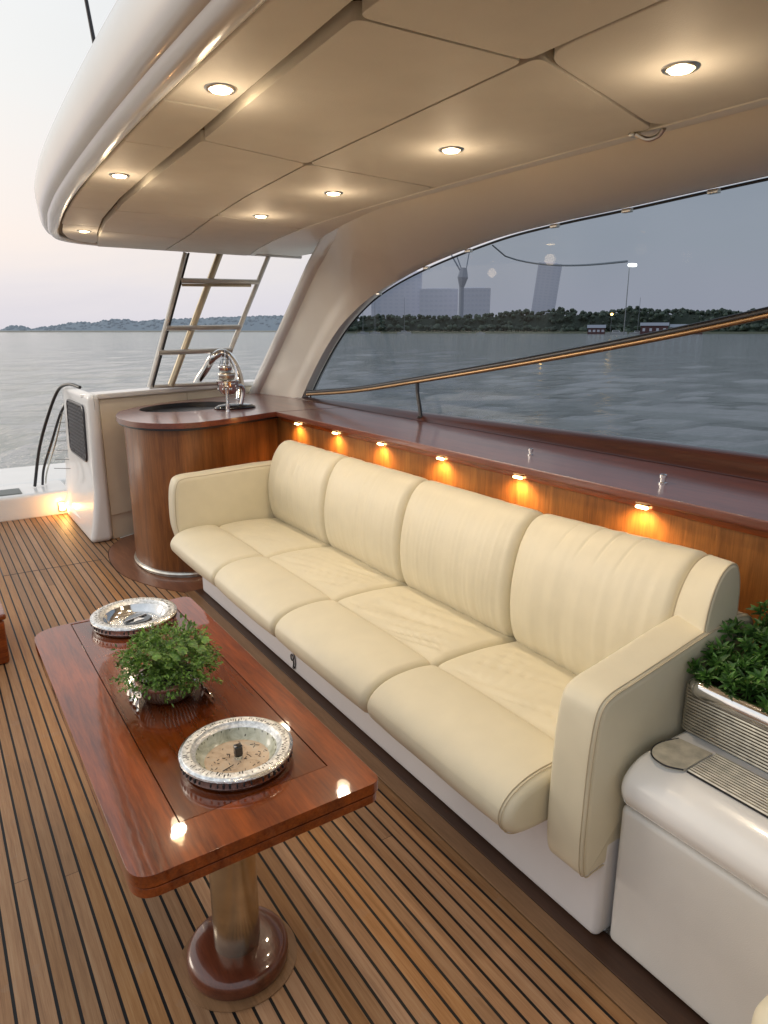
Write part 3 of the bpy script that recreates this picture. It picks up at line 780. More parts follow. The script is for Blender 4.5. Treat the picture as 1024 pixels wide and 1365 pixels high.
# ceiling panels (x of the three longitudinal seams as functions of y)
def interp(T, y):
    if y <= T[0][0]: return T[0][1]
    for (a,b),(c,d_) in zip(T[:-1],T[1:]):
        if y <= c:
            t_ = (y-a)/(c-a); t_ = t_
            return b+(d_-b)*t_
    return T[-1][1]
TL = [(-1.6,.80),(0,.81),(1.39,.84),(2.47,.90),(3.2,.935),(3.86,.975),(4.6,1.05),(5.3,1.16),(5.87,1.27)]
TM = [(-1.6,1.28),(1.36,1.31),(2.58,1.36),(3.3,1.42),(3.99,1.51),(4.9,1.66),(5.87,1.79)]
TR = [(-1.6,2.07),(0,2.06),(1.2,2.05),(2.67,2.05),(3.5,2.08),(4.17,2.138),(4.8,2.24),(5.3,2.35),(5.87,2.5)]
def edgex(y):
    best = None
    for a,b in zip(ec[:-1],ec[1:]):
        if a.y <= y <= b.y and a.x < 1.2: return a.x+(b.x-a.x)*(y-a.y)/(b.y-a.y+1e-9)
    return 1.2
def strip(fa, fb, ya, yb, g=.006, slopea=0, slopeb=0, r_=.04, n=14, z0=2.287, mat='headliner', name='ceiling_panel', skewa=0, skewb=0):
    A = []; B = []
    for k in range(n+1):
        t_ = k/n; y = ya+(yb-ya)*t_
        A.append((fa(y)+g, y + (g if k == 0 else (-g if k == n else 0))))
        yB = (ya+skewa)+((yb+skewb)-(ya+skewa))*t_
        B.append((fb(yB)-g, yB + (g if k == 0 else (-g if k == n else 0))))
    P = A + B[::-1]
    rr = [0]*len(P)
    rr[0] = r_; rr[n] = r_; rr[n+1] = r_; rr[-1] = r_
    P = roundpoly(P, rr, 6)
    o = slab(P, z0, 2.304).build(name, M[mat], roof, bevel=.006, seg=3); return o
# outer strip pieces
cuts = [-1.6, 2.20, 2.72, 3.62, 4.25, 4.95, 5.84]
fe = lambda y: edgex(y)+.006
for a,b in zip(cuts[:-1],cuts[1:]):
    if b > 5.5:
        P = [(.89,4.956),(.95,5.35),(1.04,5.66),(1.15,5.81),(1.26,5.865),(1.255,5.7),(1.16,5.3),(1.10,4.956)]
        slab(roundpoly(P,[0,.05,.1,.1,.02,0,0,0]), 2.290, 2.304).build('edge_panel', M['headliner'], roof, bevel=.004)
    else:
        strip(fe, lambda y: interp(TL,y), a, b, g=.0035 if a > 0 else .0035, r_=.0, z0=2.290, name='edge_panel')
# left column
fL = lambda y: interp(TL,y)+.004; fM = lambda y: interp(TM,y); fR = lambda y: interp(TR,y)
for (a,b,sk,sk2) in ((-1.6,1.38,0,-.02),(1.38,2.47,-.02,.11),(2.47,4.10,.11,-.05),(4.10,4.95,-.05,.1),(4.95,5.87,.1,0)):
    strip(fL, fM, a, b, g=.005, r_=.03 if a < 4 else .0, skewa=sk, skewb=sk2, z0=2.268)
for (a,b,sk,sk2) in ((-1.6,1.32,0,.22),(1.32,2.58,.22,.09),(2.58,3.95,.09,.22),(3.95,5.87,.22,0)):
    strip(fM, fR, a, b, g=.005, r_=.10 if a < 2 else .05, skewa=sk, skewb=sk2, z0=2.268)
# strip mouldings between the panels and the arch
for (o1,o2,zz) in ((.006,.052,2.268),(.060,.118,2.282)):
    P = [(fR(y)+o1,y) for y in [-1.6+7.4*k/30 for k in range(31)]] + [(fR(y)+o2,y) for y in [-1.6+7.4*k/30 for k in range(30,-1,-1)]]
    slab(P, zz, 2.304).build('ceiling_moulding', M['gelwarm'], roof, bevel=.004)
P = [(fR(y)+.12,y) for y in [3.0+2.85*k/14 for k in range(15)]] + [(3.0,5.9),(2.9,5.2),(2.7,4.86),(2.55,4.4),(2.4,3.9),(2.25,3.3)]
slab(P, 2.29, 2.303).build('aft_soffit', M['gelwarm'], roof, bevel=.004)
# latch on the ceiling
mb = MB(); mb.tube(catmull([(2.035,1.60,2.262),(2.06,1.575,2.245),(2.075,1.545,2.25),(2.07,1.52,2.266)],5), .008, 8); mb.rbox((2.04,1.61,2.262),(.03,.02,.014),.005,n=2)
mb.build('ceiling_latch', M['brushed'], roof)
# downlights
DL = [(.800,2.01,2.288,'nearest downlight in the outer strip at the open edge of the roof',.036),(.835,3.29,2.288,'middle downlight in the outer strip at the open edge of the roof',.034),(1.055,5.18,2.288,'farthest downlight at the rounded aft corner of the roof',.036),
      (1.650,1.18,2.266,'nearest and largest looking downlight of the inboard row over the sofa',.036),(1.680,2.10,2.266,'second downlight of the inboard row over the sofa',.036),(1.725,3.02,2.266,'third downlight of the inboard row over the sofa',.036),(1.715,3.82,2.266,'farthest downlight of the inboard row over the sofa',.036)]
for x,y,z,lb,rr in DL:
    t = thing('downlight', (x,y,z), lb, 'downlight', 'recessed ceiling downlights')
    MB().lathe([(rr*.90,.004),(rr*.93,-.004),(rr*1.08,-.0045),(rr*1.24,-.001),(rr*1.26,.004)],(x,y,z),40,capb=False,capt=False).build('trim_ring', M['brushed'], t, angle=0)
    MB().lathe([(rr*.02,-.0095),(rr*.4,-.009),(rr*.75,-.0065),(rr*.92,.001)],(x,y,z),32,capt=False).build('lens', M['lamp'], t, angle=0)
    sp_ = bpy.data.lights.new('down_glow','POINT'); sp_.energy = .8; sp_.shadow_soft_size = .04; sp_.color = (1,.76,.50)
    so_ = bpy.data.objects.new('down_glow', sp_); col.objects.link(so_); so_.parent = t; so_.location = (0,0,-.11)
    sq_ = bpy.data.lights.new('down_spot','SPOT'); sq_.energy = 16; sq_.spot_size = R(165); sq_.spot_blend = 1; sq_.shadow_soft_size = .04; sq_.color = (1,.83,.62)
    sr_ = bpy.data.objects.new('down_spot', sq_); col.objects.link(sr_); sr_.parent = t; sr_.location = (0,0,-.05)
# ------------------------------------------------------------------ stern: bulwark, locker, step
bul = thing('stern_bulwark', (1.7,6.0,0), 'cream panelled stern bulwark with white cap behind the bar', 'bulwark')
def obl(a, n_): # oblique frame: along = direction (1.29,.54)
    dx = Vector((1.29,.54)).normalized(); nx = Vector((-dx.y,dx.x)); return Vector((1.06,5.675)) + dx*a + nx*n_
def oblbox(a0,a1,n0,n1): return [obl(a0,n0),obl(a1,n0),obl(a1,n1),obl(a0,n1)]
slab(oblbox(.10,1.9,.012,.13), 0, 1.135).build('bulwark_body', M['panelcream'], bul, bevel=.004)
slab(oblbox(.095,.955,.0,.0115), .20, 1.125).build('hatch_panel', M['panelcream'], bul, bevel=.004)
slab(oblbox(.962,1.9,.0,.0115), .20, 1.125).build('hatch_panel', M['panelcream'], bul, bevel=.004)
slab(oblbox(.06,1.95,-.018,.20), 1.138, 1.175).build('cap_rail', M['gelcoat'], bul, bevel=.014, seg=4)
locker = thing('stern_locker', (1.15,6.2,0), 'white rounded locker end with dark mesh grille beside the stern step', 'locker')
def wl(p):
    if p.x < 0:
        z = p.z+.59; f_ = max(0,(.45-z)/.45); p.x -= .075*f_**1.6
        p.x += .02*max(0,(z-.6)/.57)
    return p
MB().rbox((1.088,6.22,.59),(.106,1.11,1.18),.045,n=5,warp=wl,sub=1.5).build('locker_body', M['gelcoat'], locker, angle=0)
# grille : frame, backing and mesh
gy0,gy1,gz0,gz1 = 5.83,6.52,.635,1.075
def gx(z): return 1.035+.02*max(0,(z-.6)/.57)
def gp(y,z,o=0): return (gx(z)-o,y,z)
gq = roundpoly([(gy0,gz0),(gy1,gz0),(gy1,gz1),(gy0,gz1)], .07, 6)
mb = MB(); mb.add([gp(p.x,p.y,.005) for p in gq],[tuple(range(len(gq)))]); gb = mb.build('grille_backing', M['rubber'], locker, smooth=False)
MB().tube([gp(p.x,p.y,.006) for p in gq], .010, 8, closed=True).build('grille_frame', M['darkmetal'], locker)
mb = MB()
M['grey_lattice'] = simple('grey_lattice', (.16,.16,.17,1), .5)
def inside(y,z): return gy0+.01 < y < gy1-.01 and gz0+.01 < z < gz1-.01
for k in range(-14, 26):
    for sgn in (1,-1):
        pts_ = []
        for j in range(40):
            y = gy0 + (gy1-gy0)*j/39; z = (gz0 + k*.06 + sgn*(y-gy0)*.9) + (0 if sgn == 1 else .3)
            if inside(y,z): pts_.append(gp(y,z,.008))
        if len(pts_) > 2: mb.tube(pts_, .0045, 4)
mb.build('grille_mesh', M['grey_lattice'], locker)
step = thing('stern_step', (.2,7.0,0), 'white moulded stern step across the aft end of the teak deck', 'step')
MB().rbox((-.62,7.10,.10),(3.34,.56,.24),.035,n=4).build('step_body', M['gelcoat'], step, angle=0)
MB().rbox((.28,7.0,.224),(.72,.24,.010),.004,n=2).build('tread_mat', simple('grey_tread',(.22,.23,.22,1),.8,bs=.6,bscale=200), step, angle=0)
# curved fillet where the step meets the locker
mb = MB(); rws = []
for k in range(13):
    y = 5.80+ (6.95-5.80)*k/12; row = []
    for j in range(9):
        a = j/8*PI/2
        row.append(Vector((1.04-.11*(1-math.sin(a))*(.3+.7*k/12), y, .10+.42*(1-math.cos(a)) )))
    rws.append(row)
mb.grid(rws); fixn(mb.build('corner_fairing', M['gelcoat'], step, angle=0))
sl_ = thing('step_light', (.955,6.76,.05), 'glowing amber courtesy light low at the corner of the stern step', 'light')
MB().rbox((.945,6.795,.075),(.05,.02,.07),.008,n=3).build('lens', M['lampy'], sl_, angle=0)
MB().rbox((.945,6.806,.075),(.066,.012,.086),.005,n=3).build('bezel', M['brushed'], sl_, angle=0)
pl_ = bpy.data.lights.new('step_glow','POINT'); pl_.energy = 3.2; pl_.color = (1,.5,.16); pl_.shadow_soft_size = .03
po_ = bpy.data.objects.new('step_glow', pl_); col.objects.link(po_); po_.parent = sl_; po_.location = (-.01,-.06,.05)
# boarding rails beside the locker
br = thing('boarding_rail', (1.0,6.9,.22), 'dark bent tube boarding rails leaning beside the white locker', 'rail')
MB().tube(catmull([(1.13,6.35,1.185),(1.08,6.55,1.20),(1.02,6.75,1.14),(.93,6.85,.92),(.84,7.0,.60),(.775,7.12,.23)],8), .014, 10).build('rail_tube', M['rubber'], br)
MB().tube(catmull([(1.08,6.85,1.00),(1.03,6.9,.90),(.95,6.98,.66),(.87,7.10,.40),(.845,7.15,.23)],8), .012, 10).build('rail_tube', M['darkmetal'], br)
MB().tube(catmull([(1.08,6.95,1.00),(1.05,6.95,.88),(.98,7.03,.62),(.90,7.15,.36),(.88,7.2,.23)],8), .008, 10).build('rail_tube', M['brushed'], br)
mb = MB()
for k in range(7):
    t_ = k/6; mb.tube([(1.03-.10*t_,6.9,.92-.5*t_),(1.08,6.6,.95-.5*t_)], .003, 5)
mb.build('net_cord', M['rubber'], br)

# windscreen ladder frame
lad = thing('ladder_frame', (1.9,5.95,1.175), 'leaning steel and bronze ladder frame standing on the stern bulwark', 'ladder')
yl = 5.95
def lp(x,z,dy=0): return (x, yl+dy, z)
MB().tube([lp(1.60,1.19),lp(1.985,2.27)], .020, 10).build('side_rail', M['palemetal'], lad)
MB().tube([lp(1.625,1.19,-.012),lp(2.01,2.27,-.012)], .008, 8).build('side_rail_seal', M['rubber'], lad)
MB().tube([lp(1.775,1.19),lp(2.285,2.29)], .028, 12).build('middle_rail', M['champagne'], lad, label='champagne coloured middle rail')
MB().tube([lp(2.22,1.20,.03),lp(2.343,1.513),lp(2.735,2.30)], .021, 10).build('side_rail', M['palemetal'], lad)
for (xa,xb,z,m_) in ((1.925,2.61,2.05,'palemetal'),(1.77,2.42,1.668,'palemetal'),(1.69,2.33,1.472,'palemetal')):
    MB().tube([lp(xa,z,-.02),lp(xb,z+.012,-.02)], .022, 10).build('rung', M[m_], lad)
MB().tube([lp(1.93,2.015,-.02),lp(2.54,2.03,-.02)], .012, 10).build('rung', M['champagne'], lad)
MB().tube([lp(1.60,1.195),lp(2.24,1.200)], .018, 10).build('foot_bar', M['palemetal'], lad)

# tubular grab arch
ga = thing('grab_arch', (2.2,5.85,1.1), 'thick bent steel hoop beside the sink under the ladder', 'handle')
gpts = catmull([(2.07,6.17,1.168),(2.09,6.12,1.235),(2.125,6.02,1.33),(2.15,5.92,1.42),(2.22,5.90,1.462),(2.285,5.88,1.435),(2.325,5.86,1.36),(2.345,5.84,1.27),(2.340,5.80,1.18),(2.315,5.76,LZ)],8)
MB().tube(gpts, .036, 18).build('hoop', M['chrome'], ga)
MB().lathe([(.045,0),(.045,.006),(.03,.012)],(2.315,5.76,LZ),24).build('flange', M['chrome'], ga)

# silver ship shaped faucet
fx, fy = 1.93, 5.02
fa = thing('ornate_faucet', (fx,fy,LZ), 'ornate silver tap shaped like a tiny sailing ship on the bar top', 'faucet')
MB().lathe([(.11,0),(.11,.010),(.085,.022),(.04,.03)],(fx+.06,fy+.06,LZ),32,sx=1.15,sy=.7).build('base_plate', M['black'], fa, angle=0)
MB().lathe([(.012,.0),(.010,.02),(.013,.03),(.008,.05),(.011,.07),(.008,.09),(.013,.12)],(fx-.035,fy-.07,LZ),16).build('spout', M['chrome'], fa)
_hb = MB(); _hb.lathe([(.01,.085),(.035,.09),(.055,.115),(.062,.15),(.066,.165),(.060,.168),(.03,.16)],(fx+.0,fy,LZ),32,sx=1.05,sy=.6); HB = _hb
MB().lathe([(.02,.165),(.042,.17),(.048,.195),(.052,.21),(.02,.213)],(fx-.004,fy,LZ),28,sx=1.0,sy=.6).build('upper_deck', M['brushed'], fa, angle=0)
MB().lathe([(.015,.21),(.034,.216),(.040,.24),(.044,.25),(.012,.252)],(fx-.010,fy,LZ),28,sx=1.0,sy=.6).build('crow_deck', M['chrome'], fa, angle=0)
mb = MB()
for dx,hh in ((-.030,.31),(-.008,.345),(.016,.30)): mb.tube([(fx+dx,fy,LZ+.24),(fx+dx,fy,LZ+hh)], [.0035,.0015], 6)
mb.build('mast', M['chrome'], fa)
mb = MB()
for dx in (-.045,-.028,.028,.045): mb.tube([(fx+dx,fy+.01,LZ+.245),(fx-.008,fy,LZ+.343)], .0013, 4)
for z in (.265,.285,.305): mb.tube([(fx-.04+(z-.26)*.3,fy,LZ+z),(fx+.028-(z-.26)*.5,fy,LZ+z)], .0016, 4)
mb.build('rigging', M['darkmetal'], fa)
mb = MB(); rnd = random.Random(3)
for k in range(46):
    a = rnd.random()*2*PI; z = rnd.choice([.12,.135,.15,.165]); rr = .058 if z < .17 else (.047 if z < .215 else .04)
    HB.rbox((fx+rr*math.cos(a), fy+rr*.6*math.sin(a), LZ+z),(.012,.010,.014),.004,n=2)
HB.build('hull_bowl', M['chrome'], fa, angle=40)
MB().tube(catmull([(fx+.03,fy,LZ+.13),(fx+.08,fy+.01,LZ+.135),(fx+.10,fy+.02,LZ+.10),(fx+.085,fy+.03,LZ+.02)],6), .012, 10).build('side_pipe', M['chrome'], fa)

fa.scale = (1.3,1.3,1.3)
# ------------------------------------------------------------------ coffee table
TZ = .62
tab = thing('coffee_table', (.5,1.9,0), 'glossy varnished mahogany pedestal table on the teak deck', 'table')
x0,x1,y0,y1 = .206,.782,1.185,2.60
def trect(e, rr=(.055,.03,.04,.09)): # order: near-left, near-right, far-right, far-left
    return roundpoly([(x0-e,y0-e),(x1+e,y0-e),(x1+e,y1+e),(x0-e,y1+e-.04)], [a for a in rr], 8)
def pol_in(P, dx0, dx1, dy0, dy1): return [(dx0,dy0),(dx1,dy0),(dx1,dy1),(dx0,dy1)]
rimh = [Vector(p) for p in [(.335,1.305),(.702,1.305),(.702,2.557),(.335,2.557)]]
slab(trect(0), TZ-.028, TZ, [rimh]).build('top_frame', M['mahog'], tab, bevel=.013, seg=5)
slab([(.3378,1.3075),(.6995,1.3075),(.6995,2.5545),(.3378,2.5545)], TZ-.027, TZ-.0018).build('inlay_panel', M['mahog_in'], tab, smooth=False, bevel=.0008, seg=1)
slab(trect(-.014), TZ-.034, TZ-.0275).build('shadow_groove', M['mahog_base'], tab)
slab(trect(-.003), TZ-.055, TZ-.0335).build('lower_moulding', M['mahog'], tab, bevel=.009, seg=4)
slab(trect(-.06), TZ-.075, TZ-.0555).build('underframe', M['mahog_base'], tab)
LX, LY = .505,1.475
MB().lathe([(.061,.055),(.061,TZ-.074)],(LX,LY,0),48).build('pedestal_column', simple('brushed_column',(.62,.55,.42,1),.22,1,var=.3,nscale=9), tab, angle=30)
MB().lathe([(.131,.004),(.135,.014),(.135,.036),(.131,.048),(.122,.055),(.09,.061),(.06,.064)],(LX,LY,0),56,capb=False).build('pedestal_foot', M['mahog_base'], tab, angle=0)
MB().lathe([(.158,.001),(.158,.0045),(.120,.0046)],(LX,LY,0),56,capb=False,capt=False).build('deck_ring', M['teakboard'], tab, angle=30)
# second pedestal foot further aft is hidden under the top
MB().lathe([(.061,.07),(.061,TZ-.074)],(LX,2.25,0),32).build('pedestal_column', M['brushed'], tab, angle=30)
MB().lathe([(.128,.004),(.134,.02),(.135,.045),(.128,.062),(.09,.076),(.06,.077)],(LX,2.25,0),40,capb=False).build('pedestal_foot', M['mahog_base'], tab, angle=0)

# silver rimmed dishes
M['engrave'] = simple('engraving_black', (.02,.02,.022,1), .5)
M['silver'] = simple('worked_silver', (.72,.72,.71,1), .22, 1, var=.25, nscale=90, bs=.5, bscale=160)
M['rimsilver'] = simple('satin_silver', (.70,.70,.69,1), .42, .85, var=.3, nscale=110, bs=.5, bscale=300)
def dish_face(name, pal):
    m, nt, b = newmat(name)
    v = coords(nt); f = noi(nt, v, 22, 6, .65, .8); f2 = noi(nt, v, 80, 4)
    c = ramp(nt, f, pal); L(nt, mixc(nt, math_(nt,'GREATER_THAN', f2, .70), c, (.10,.08,.06,1)), b.inputs['Base Color'])
    b.inputs['Roughness'].default_value = .25; b.inputs['Coat Weight'].default_value = .3; return m
M['face_sand'] = dish_face('chart_face', [(.3,(.42,.29,.18,1)),(.5,(.60,.44,.30,1)),(.7,(.55,.47,.36,1))])
M['wall_cream'] = dish_face('chart_wall', [(.3,(.30,.30,.22,1)),(.5,(.55,.55,.42,1)),(.7,(.66,.66,.58,1))])
def dish(cx, cy, r, label, kind):
    t = thing('silver_dish', (cx,cy,TZ), label, 'dish', 'silver rimmed dishes on the table')
    s_ = r/.135
    WM = MB(); WM.lathe([(.118*s_,.001),(.126*s_,.002),(.130*s_,.010),(.134*s_,.014),(.134*s_,.034),(.137*s_,.038),(.136*s_,.043),(.130*s_,.046)],(cx,cy,TZ),72,capt=False)
    RM = MB(); RM.lathe([(.130*s_,.046),(.1285*s_,.0475),(.1265*s_,.048),(.118*s_,.048),(.1105*s_,.048),(.109*s_,.0475),(.107*s_,.044),(.104*s_,.040),(.100*s_,.038),(.097*s_,.034)],(cx,cy,TZ),72,capb=False,capt=False)
    MB().lathe([(.097*s_,.034),(.092*s_,.024),(.086*s_,.012),(.078*s_,.005)],(cx,cy,TZ),72,capb=False,capt=False).build('inner_wall', M['wall_cream'] if kind == 'map' else M['chrome'], t, angle=50)
    FM = MB(); FM.lathe([(.079*s_,.0051),(.040*s_,.0052),(.002*s_,.0053)],(cx,cy,TZ),48,capb=False)
    rnd = random.Random(int(cx*1000)); RM.mat(1); WM.mat(1); FM.mat(1)
    n_ = 110
    for k in range(n_):
        a = 2*PI*k/n_ + rnd.uniform(-.01,.01); Mr = Matrix.Rotation(a,3,'Z')
        ln = rnd.choice([.004,.007,.010,.006]); rr = rnd.choice([.113,.117,.121])*s_
        if rnd.random() < .85: RM.obox((cx+rr*math.cos(a),cy+rr*math.sin(a),TZ+.0483), ln, rnd.choice([.0012,.0018,.0026]), .0008, Mr)
        if k % 2 == 0 and rnd.random() < .8: WM.obox((cx+.1345*s_*math.cos(a),cy+.1345*s_*math.sin(a),TZ+.024), .0016, rnd.choice([.003,.005]), rnd.choice([.008,.012]), Mr)
        if kind == 'map' and k % 4 == 0: WM.obox((cx+.0945*s_*math.cos(a),cy+.0945*s_*math.sin(a),TZ+.026), .001, .0012, .018, Mr)
    WM.build('outer_wall', [M['silver'],M['engrave']], t, angle=40); RM.build('rim', [M['rimsilver'],M['engrave']], t, angle=30)
    if kind == 'map':
        for k in range(46):
            a = rnd.random()*2*PI; rr = rnd.uniform(.02,.078)*s_
            FM.obox((cx+rr*math.cos(a),cy+rr*math.sin(a),TZ+.0062), rnd.uniform(.003,.012), .0012, .0008, Matrix.Rotation(rnd.random()*PI,3,'Z'))
        MB().rbox((cx+.004,cy+.0,TZ+.030),(.020,.017,.034),.004,n=3).build('centre_cube', M['black'], t, angle=0)
        MB().lathe([(.012,.005),(.010,.013)],(cx+.004,cy,TZ),20).build('cube_foot', M['silver'], t)
        MB().tube([(cx-.05,cy-.035,TZ+.008),(cx-.02,cy-.028,TZ+.010)], .0012, 5).build('pointer', M['engrave'], t)
    else:
        MB().lathe([(.046*s_,.0053),(.046*s_,.012),(.040*s_,.016),(.001,.017)],(cx+.01,cy-.005,TZ),36,capb=False).build('compass_card', M['black'], t, angle=30)
        MB().tube([(cx-.04,cy-.02,TZ+.020),(cx+.045,cy+.012,TZ+.020)], .003, 6).build('needle', M['chrome'], t)
        mb = MB(); mb.add([(cx-.012,cy-.034,TZ+.0182),(cx+.03,cy-.022,TZ+.0182),(cx+.004,cy+.010,TZ+.0182)],[(0,1,2)]); mb.build('card_wedge', M['boatwhite'], t, smooth=False)
    t.scale = (1,1,.84)
    FM.build('face', [M['face_sand'] if kind == 'map' else M['silver'], M['engrave']], t, angle=20)
    return t
dish(.527,1.452,.137,'silver dish with sand coloured chart face and black cube, nearest on the table','map')
dish(.535,2.450,.148,'silver dish with black and chrome dial at the far end of the table','dial')

# ------------------------------------------------------------------ potted herb
px,py = .478,1.855
pot = thing('potted_herb', (px,py,TZ), 'bushy green herb in a woven bowl at the middle of the table', 'potted plant')
MB().lathe([(.050,.001),(.066,.012),(.078,.034),(.083,.052)],(px,py,TZ),48,capt=False).build('bowl', simple('woven_silver',(.34,.26,.20,1),.35,.6,var=.5,nscale=120,bs=.9,bscale=140), pot)
MB().lathe([(.083,.052),(.088,.055),(.089,.063),(.086,.070),(.079,.070)],(px,py,TZ),48,capb=False,capt=False).build('bowl_rim', simple('copper_rim',(.36,.17,.12,1),.3,.4,coat=.5), pot, angle=0)
MB().lathe([(.080,.060),(.04,.066),(.001,.068)],(px,py,TZ),32,capb=False).build('soil', M['soil'], pot)
# weave ribs
mb = MB()
for k in range(44):
    a = 2*PI*k/44; mb.tube([(px+r_*math.cos(a+w_), py+r_*math.sin(a+w_), TZ+z) for r_,z,w_ in ((.052,.003,0),(.068,.014,.03),(.0795,.034,.0),(.084,.052,.03))], .0022, 4)
mb.build('bowl_weave', M['brushed'], pot)
def leafpiece(mb, p, d, ln, wd, nrm, curl=.25, serr=False):
    d = d.normalized(); s_ = d.cross(nrm)
    if s_.length < 1e-3: s_ = d.cross(Vector((1,0,0)))
    s_.normalize(); n_ = s_.cross(d).normalized()
    a = p; m1 = p+d*ln*.45 - n_*ln*.05; tip = p+d*ln - n_*ln*curl
    l = m1 + s_*wd*.5 + n_*wd*.16; r_ = m1 - s_*wd*.5 + n_*wd*.16
    l2 = p+d*ln*.78 + s_*wd*.32 - n_*ln*curl*.45; r2 = p+d*ln*.78 - s_*wd*.32 - n_*ln*curl*.45
    m2 = p+d*ln*.78 - n_*ln*curl*.6
    mb.add([a,l,m1,r_,l2,m2,r2,tip],[(0,2,1),(0,3,2),(1,2,5,4),(2,3,6,5),(4,5,7),(5,6,7)])
rnd = random.Random(11)
fm = MB(); sm = MB()
C0 = Vector((px+.005,py,TZ+.100))
for k in range(430):
    # sprigs: points in a squashed lumpy dome
    th = rnd.random()*2*PI; cz_ = rnd.uniform(-.45,1); rr = math.sqrt(1-cz_*cz_)
    dr = Vector((rr*math.cos(th), rr*math.sin(th), cz_))
    lum = 1.03 + .42*noise.noise(dr*2.3+Vector((3,1,2)))+.28*noise.noise(dr*6)
    rad = rnd.uniform(.55,1.0)**.5*lum
    p = C0 + Vector((dr.x*.128, dr.y*.128, dr.z*.092+.006))*rad
    if k % 3 == 0: sm.tube([(px+rnd.uniform(-.03,.03),py+rnd.uniform(-.03,.03),TZ+.065), (p+Vector((px,py,TZ+.07)))*.5+Vector((0,0,.012)), p], .0009, 4)
    for j in range(rnd.choice([8,9,11])):
        d_ = (dr*.8 + Vector((rnd.gauss(0,.6),rnd.gauss(0,.6),rnd.gauss(.1,.5))))
        q = p + Vector((rnd.gauss(0,.007),rnd.gauss(0,.007),rnd.gauss(0,.006)))
        leafpiece(fm, q, d_, rnd.uniform(.006,.017), rnd.uniform(.004,.009), Vector((rnd.gauss(0,.3),rnd.gauss(0,.3),1)))
for k in range(26):   # broad lobed leaves in the middle
    p = C0 + Vector((rnd.gauss(0,.04),rnd.gauss(-.04,.04),rnd.uniform(.03,.085)))
    for j in range(5):
        a = j*.7-1.4+rnd.random()*.2; leafpiece(fm, p, Vector((math.cos(a)*.8,-.5+math.sin(a)*.8,.15)), .026, .017, Vector((0,-.4,1)))
fm.build('foliage', M['leaf1'], pot, smooth=False)
sm.build('stem', M['leaf1'], pot)
# crinkled foil bows either side of the bowl
foil = simple('crinkled_foil', (.62,.58,.55,1), .18, 1, var=.3, nscale=60)
for sx_, sc in ((-1,1.0),(1,.95)):
    mb = MB(); rws = []
    for i in range(14):
        row = []
        for j in range(12):
            u_, v_ = i/13, j/11
            x = sx_*(.066+.05*v_*sc) + .010*noise.noise(Vector((u_*7,v_*7,sx_*3)))
            y = -.02 + (u_-.5)*.06*(1+v_) + .014*noise.noise(Vector((u_*6,v_*9,4+sx_)))
            z = .064 - .052*v_*v_ - .012*v_ + .016*noise.noise(Vector((u_*9,v_*6,9+sx_))) + .004
            row.append(Vector((px+x*.86,py+y+sx_*-.035,TZ+max(.003,z))))
        rws.append(row)
    mb.grid(rws); mb.build('foil_bow', foil, pot, smooth=False)

# ------------------------------------------------------------------ near console with planter
con = thing('side_console', (1.7,.2,0), 'white padded console cabinet beside the near arm of the sofa', 'console')
def wc(p): return p
MB().rbox((1.78,.105,.2275),(.80,1.70,.438),.02,n=4).build('padded_front', M['vinylwhite'], con, angle=0)
lid = cm2([(1.372,.468),(1.358,.505),(1.372,.545),(1.415,.575),(1.48,.586),(1.7,.588),(2.1,.588),(2.17,.57),(2.17,.48),(2.0,.460),(1.6,.460),(1.40,.460)],6)
sweep_y(lid, -.75, .955, .028, ny=8, nr=6).build('moulded_lid', M['gelcoat'], con, angle=0)
MB().box(1.40,2.15,-.74,.95,.440,.462).build('shadow_gap', M['rubber'], con, smooth=False)
# shell-like insert and ribbed mat
ins = [(1.452,.835),(1.43,.87),(1.435,.91),(1.465,.935),(1.51,.94),(1.565,.925),(1.575,.83)]
insr = [Vector((p.x,p.y)) for p in catmull([(a,b,0) for a,b in ins[:6]],5)] + [Vector((1.575,.835))]
slab(insr, .5865, .5925).build('marble_insert', simple('pale_marble',(.58,.54,.44,1),.25,coat=.5,var=.25,nscale=30), con, bevel=.001)
MB().tube([(p.x-.002,p.y,.592) for p in insr[:-1]], .0022, 6).build('insert_seal', M['rubber'], con)
ribm = simple('ribbed_metal', (.50,.46,.38,1), .32, .85, var=.2, nscale=40)
mb = MB()
for k in range(12):
    x = 1.462+.0105*k; mb.tube([(x,-.7,.591),(x,.828,.591)], .0042, 6)
mb.build('ribbed_strip', ribm, con)
mb = MB(); mb.box(1.455,1.588,-.7,.830,.5866,.5885); mb.build('strip_backing', M['darkmetal'], con, smooth=False)

pln = thing('planter_box', (1.85,.2,.588), 'ribbed metal planter with polished rim full of dark green shrubs', 'planter')
PX0, PX1, PYF = 1.612, 2.10, .958
PB, PT = .5895, .725
MB().box(PX0+.008,PX1,-.72,PYF-.006,PB,PT-.01).build('planter_wall', M['brushed'], pln, bevel=.012)
mb = MB()
for k in range(15):
    z = PB+.006+.0090*k
    mb.tube([(PX1,PYF+.0,z),(PX0+.03,PYF,z),(PX0+.012,PYF-.005,z),(PX0+.004,PYF-.014,z),(PX0+.002,PYF-.035,z),(PX0+.002,-.72,z)], .0040, 6)
mb.build('ribbed_facing', ribm, pln)
pc = catmull([(PX1,PYF-.018,PT),(PX0+.06,PYF-.018,PT),(PX0+.030,PYF-.022,PT),(PX0+.012,PYF-.040,PT),(PX0+.010,PYF-.08,PT),(PX0+.010,.4,PT),(PX0+.010,-.72,PT)],6)
rr_ = [.016 if k < 8 else .016+.010*min(1,(k-8)/16) for k in range(len(pc))]
MB().tube(pc, rr_, 14).build('polished_rim', M['chrome'], pln, angle=0)
MB().box(PX0+.05,PX1-.01,-.70,PYF-.04,PT-.009,PT+.004).build('soil', M['soil'], pln, smooth=False)
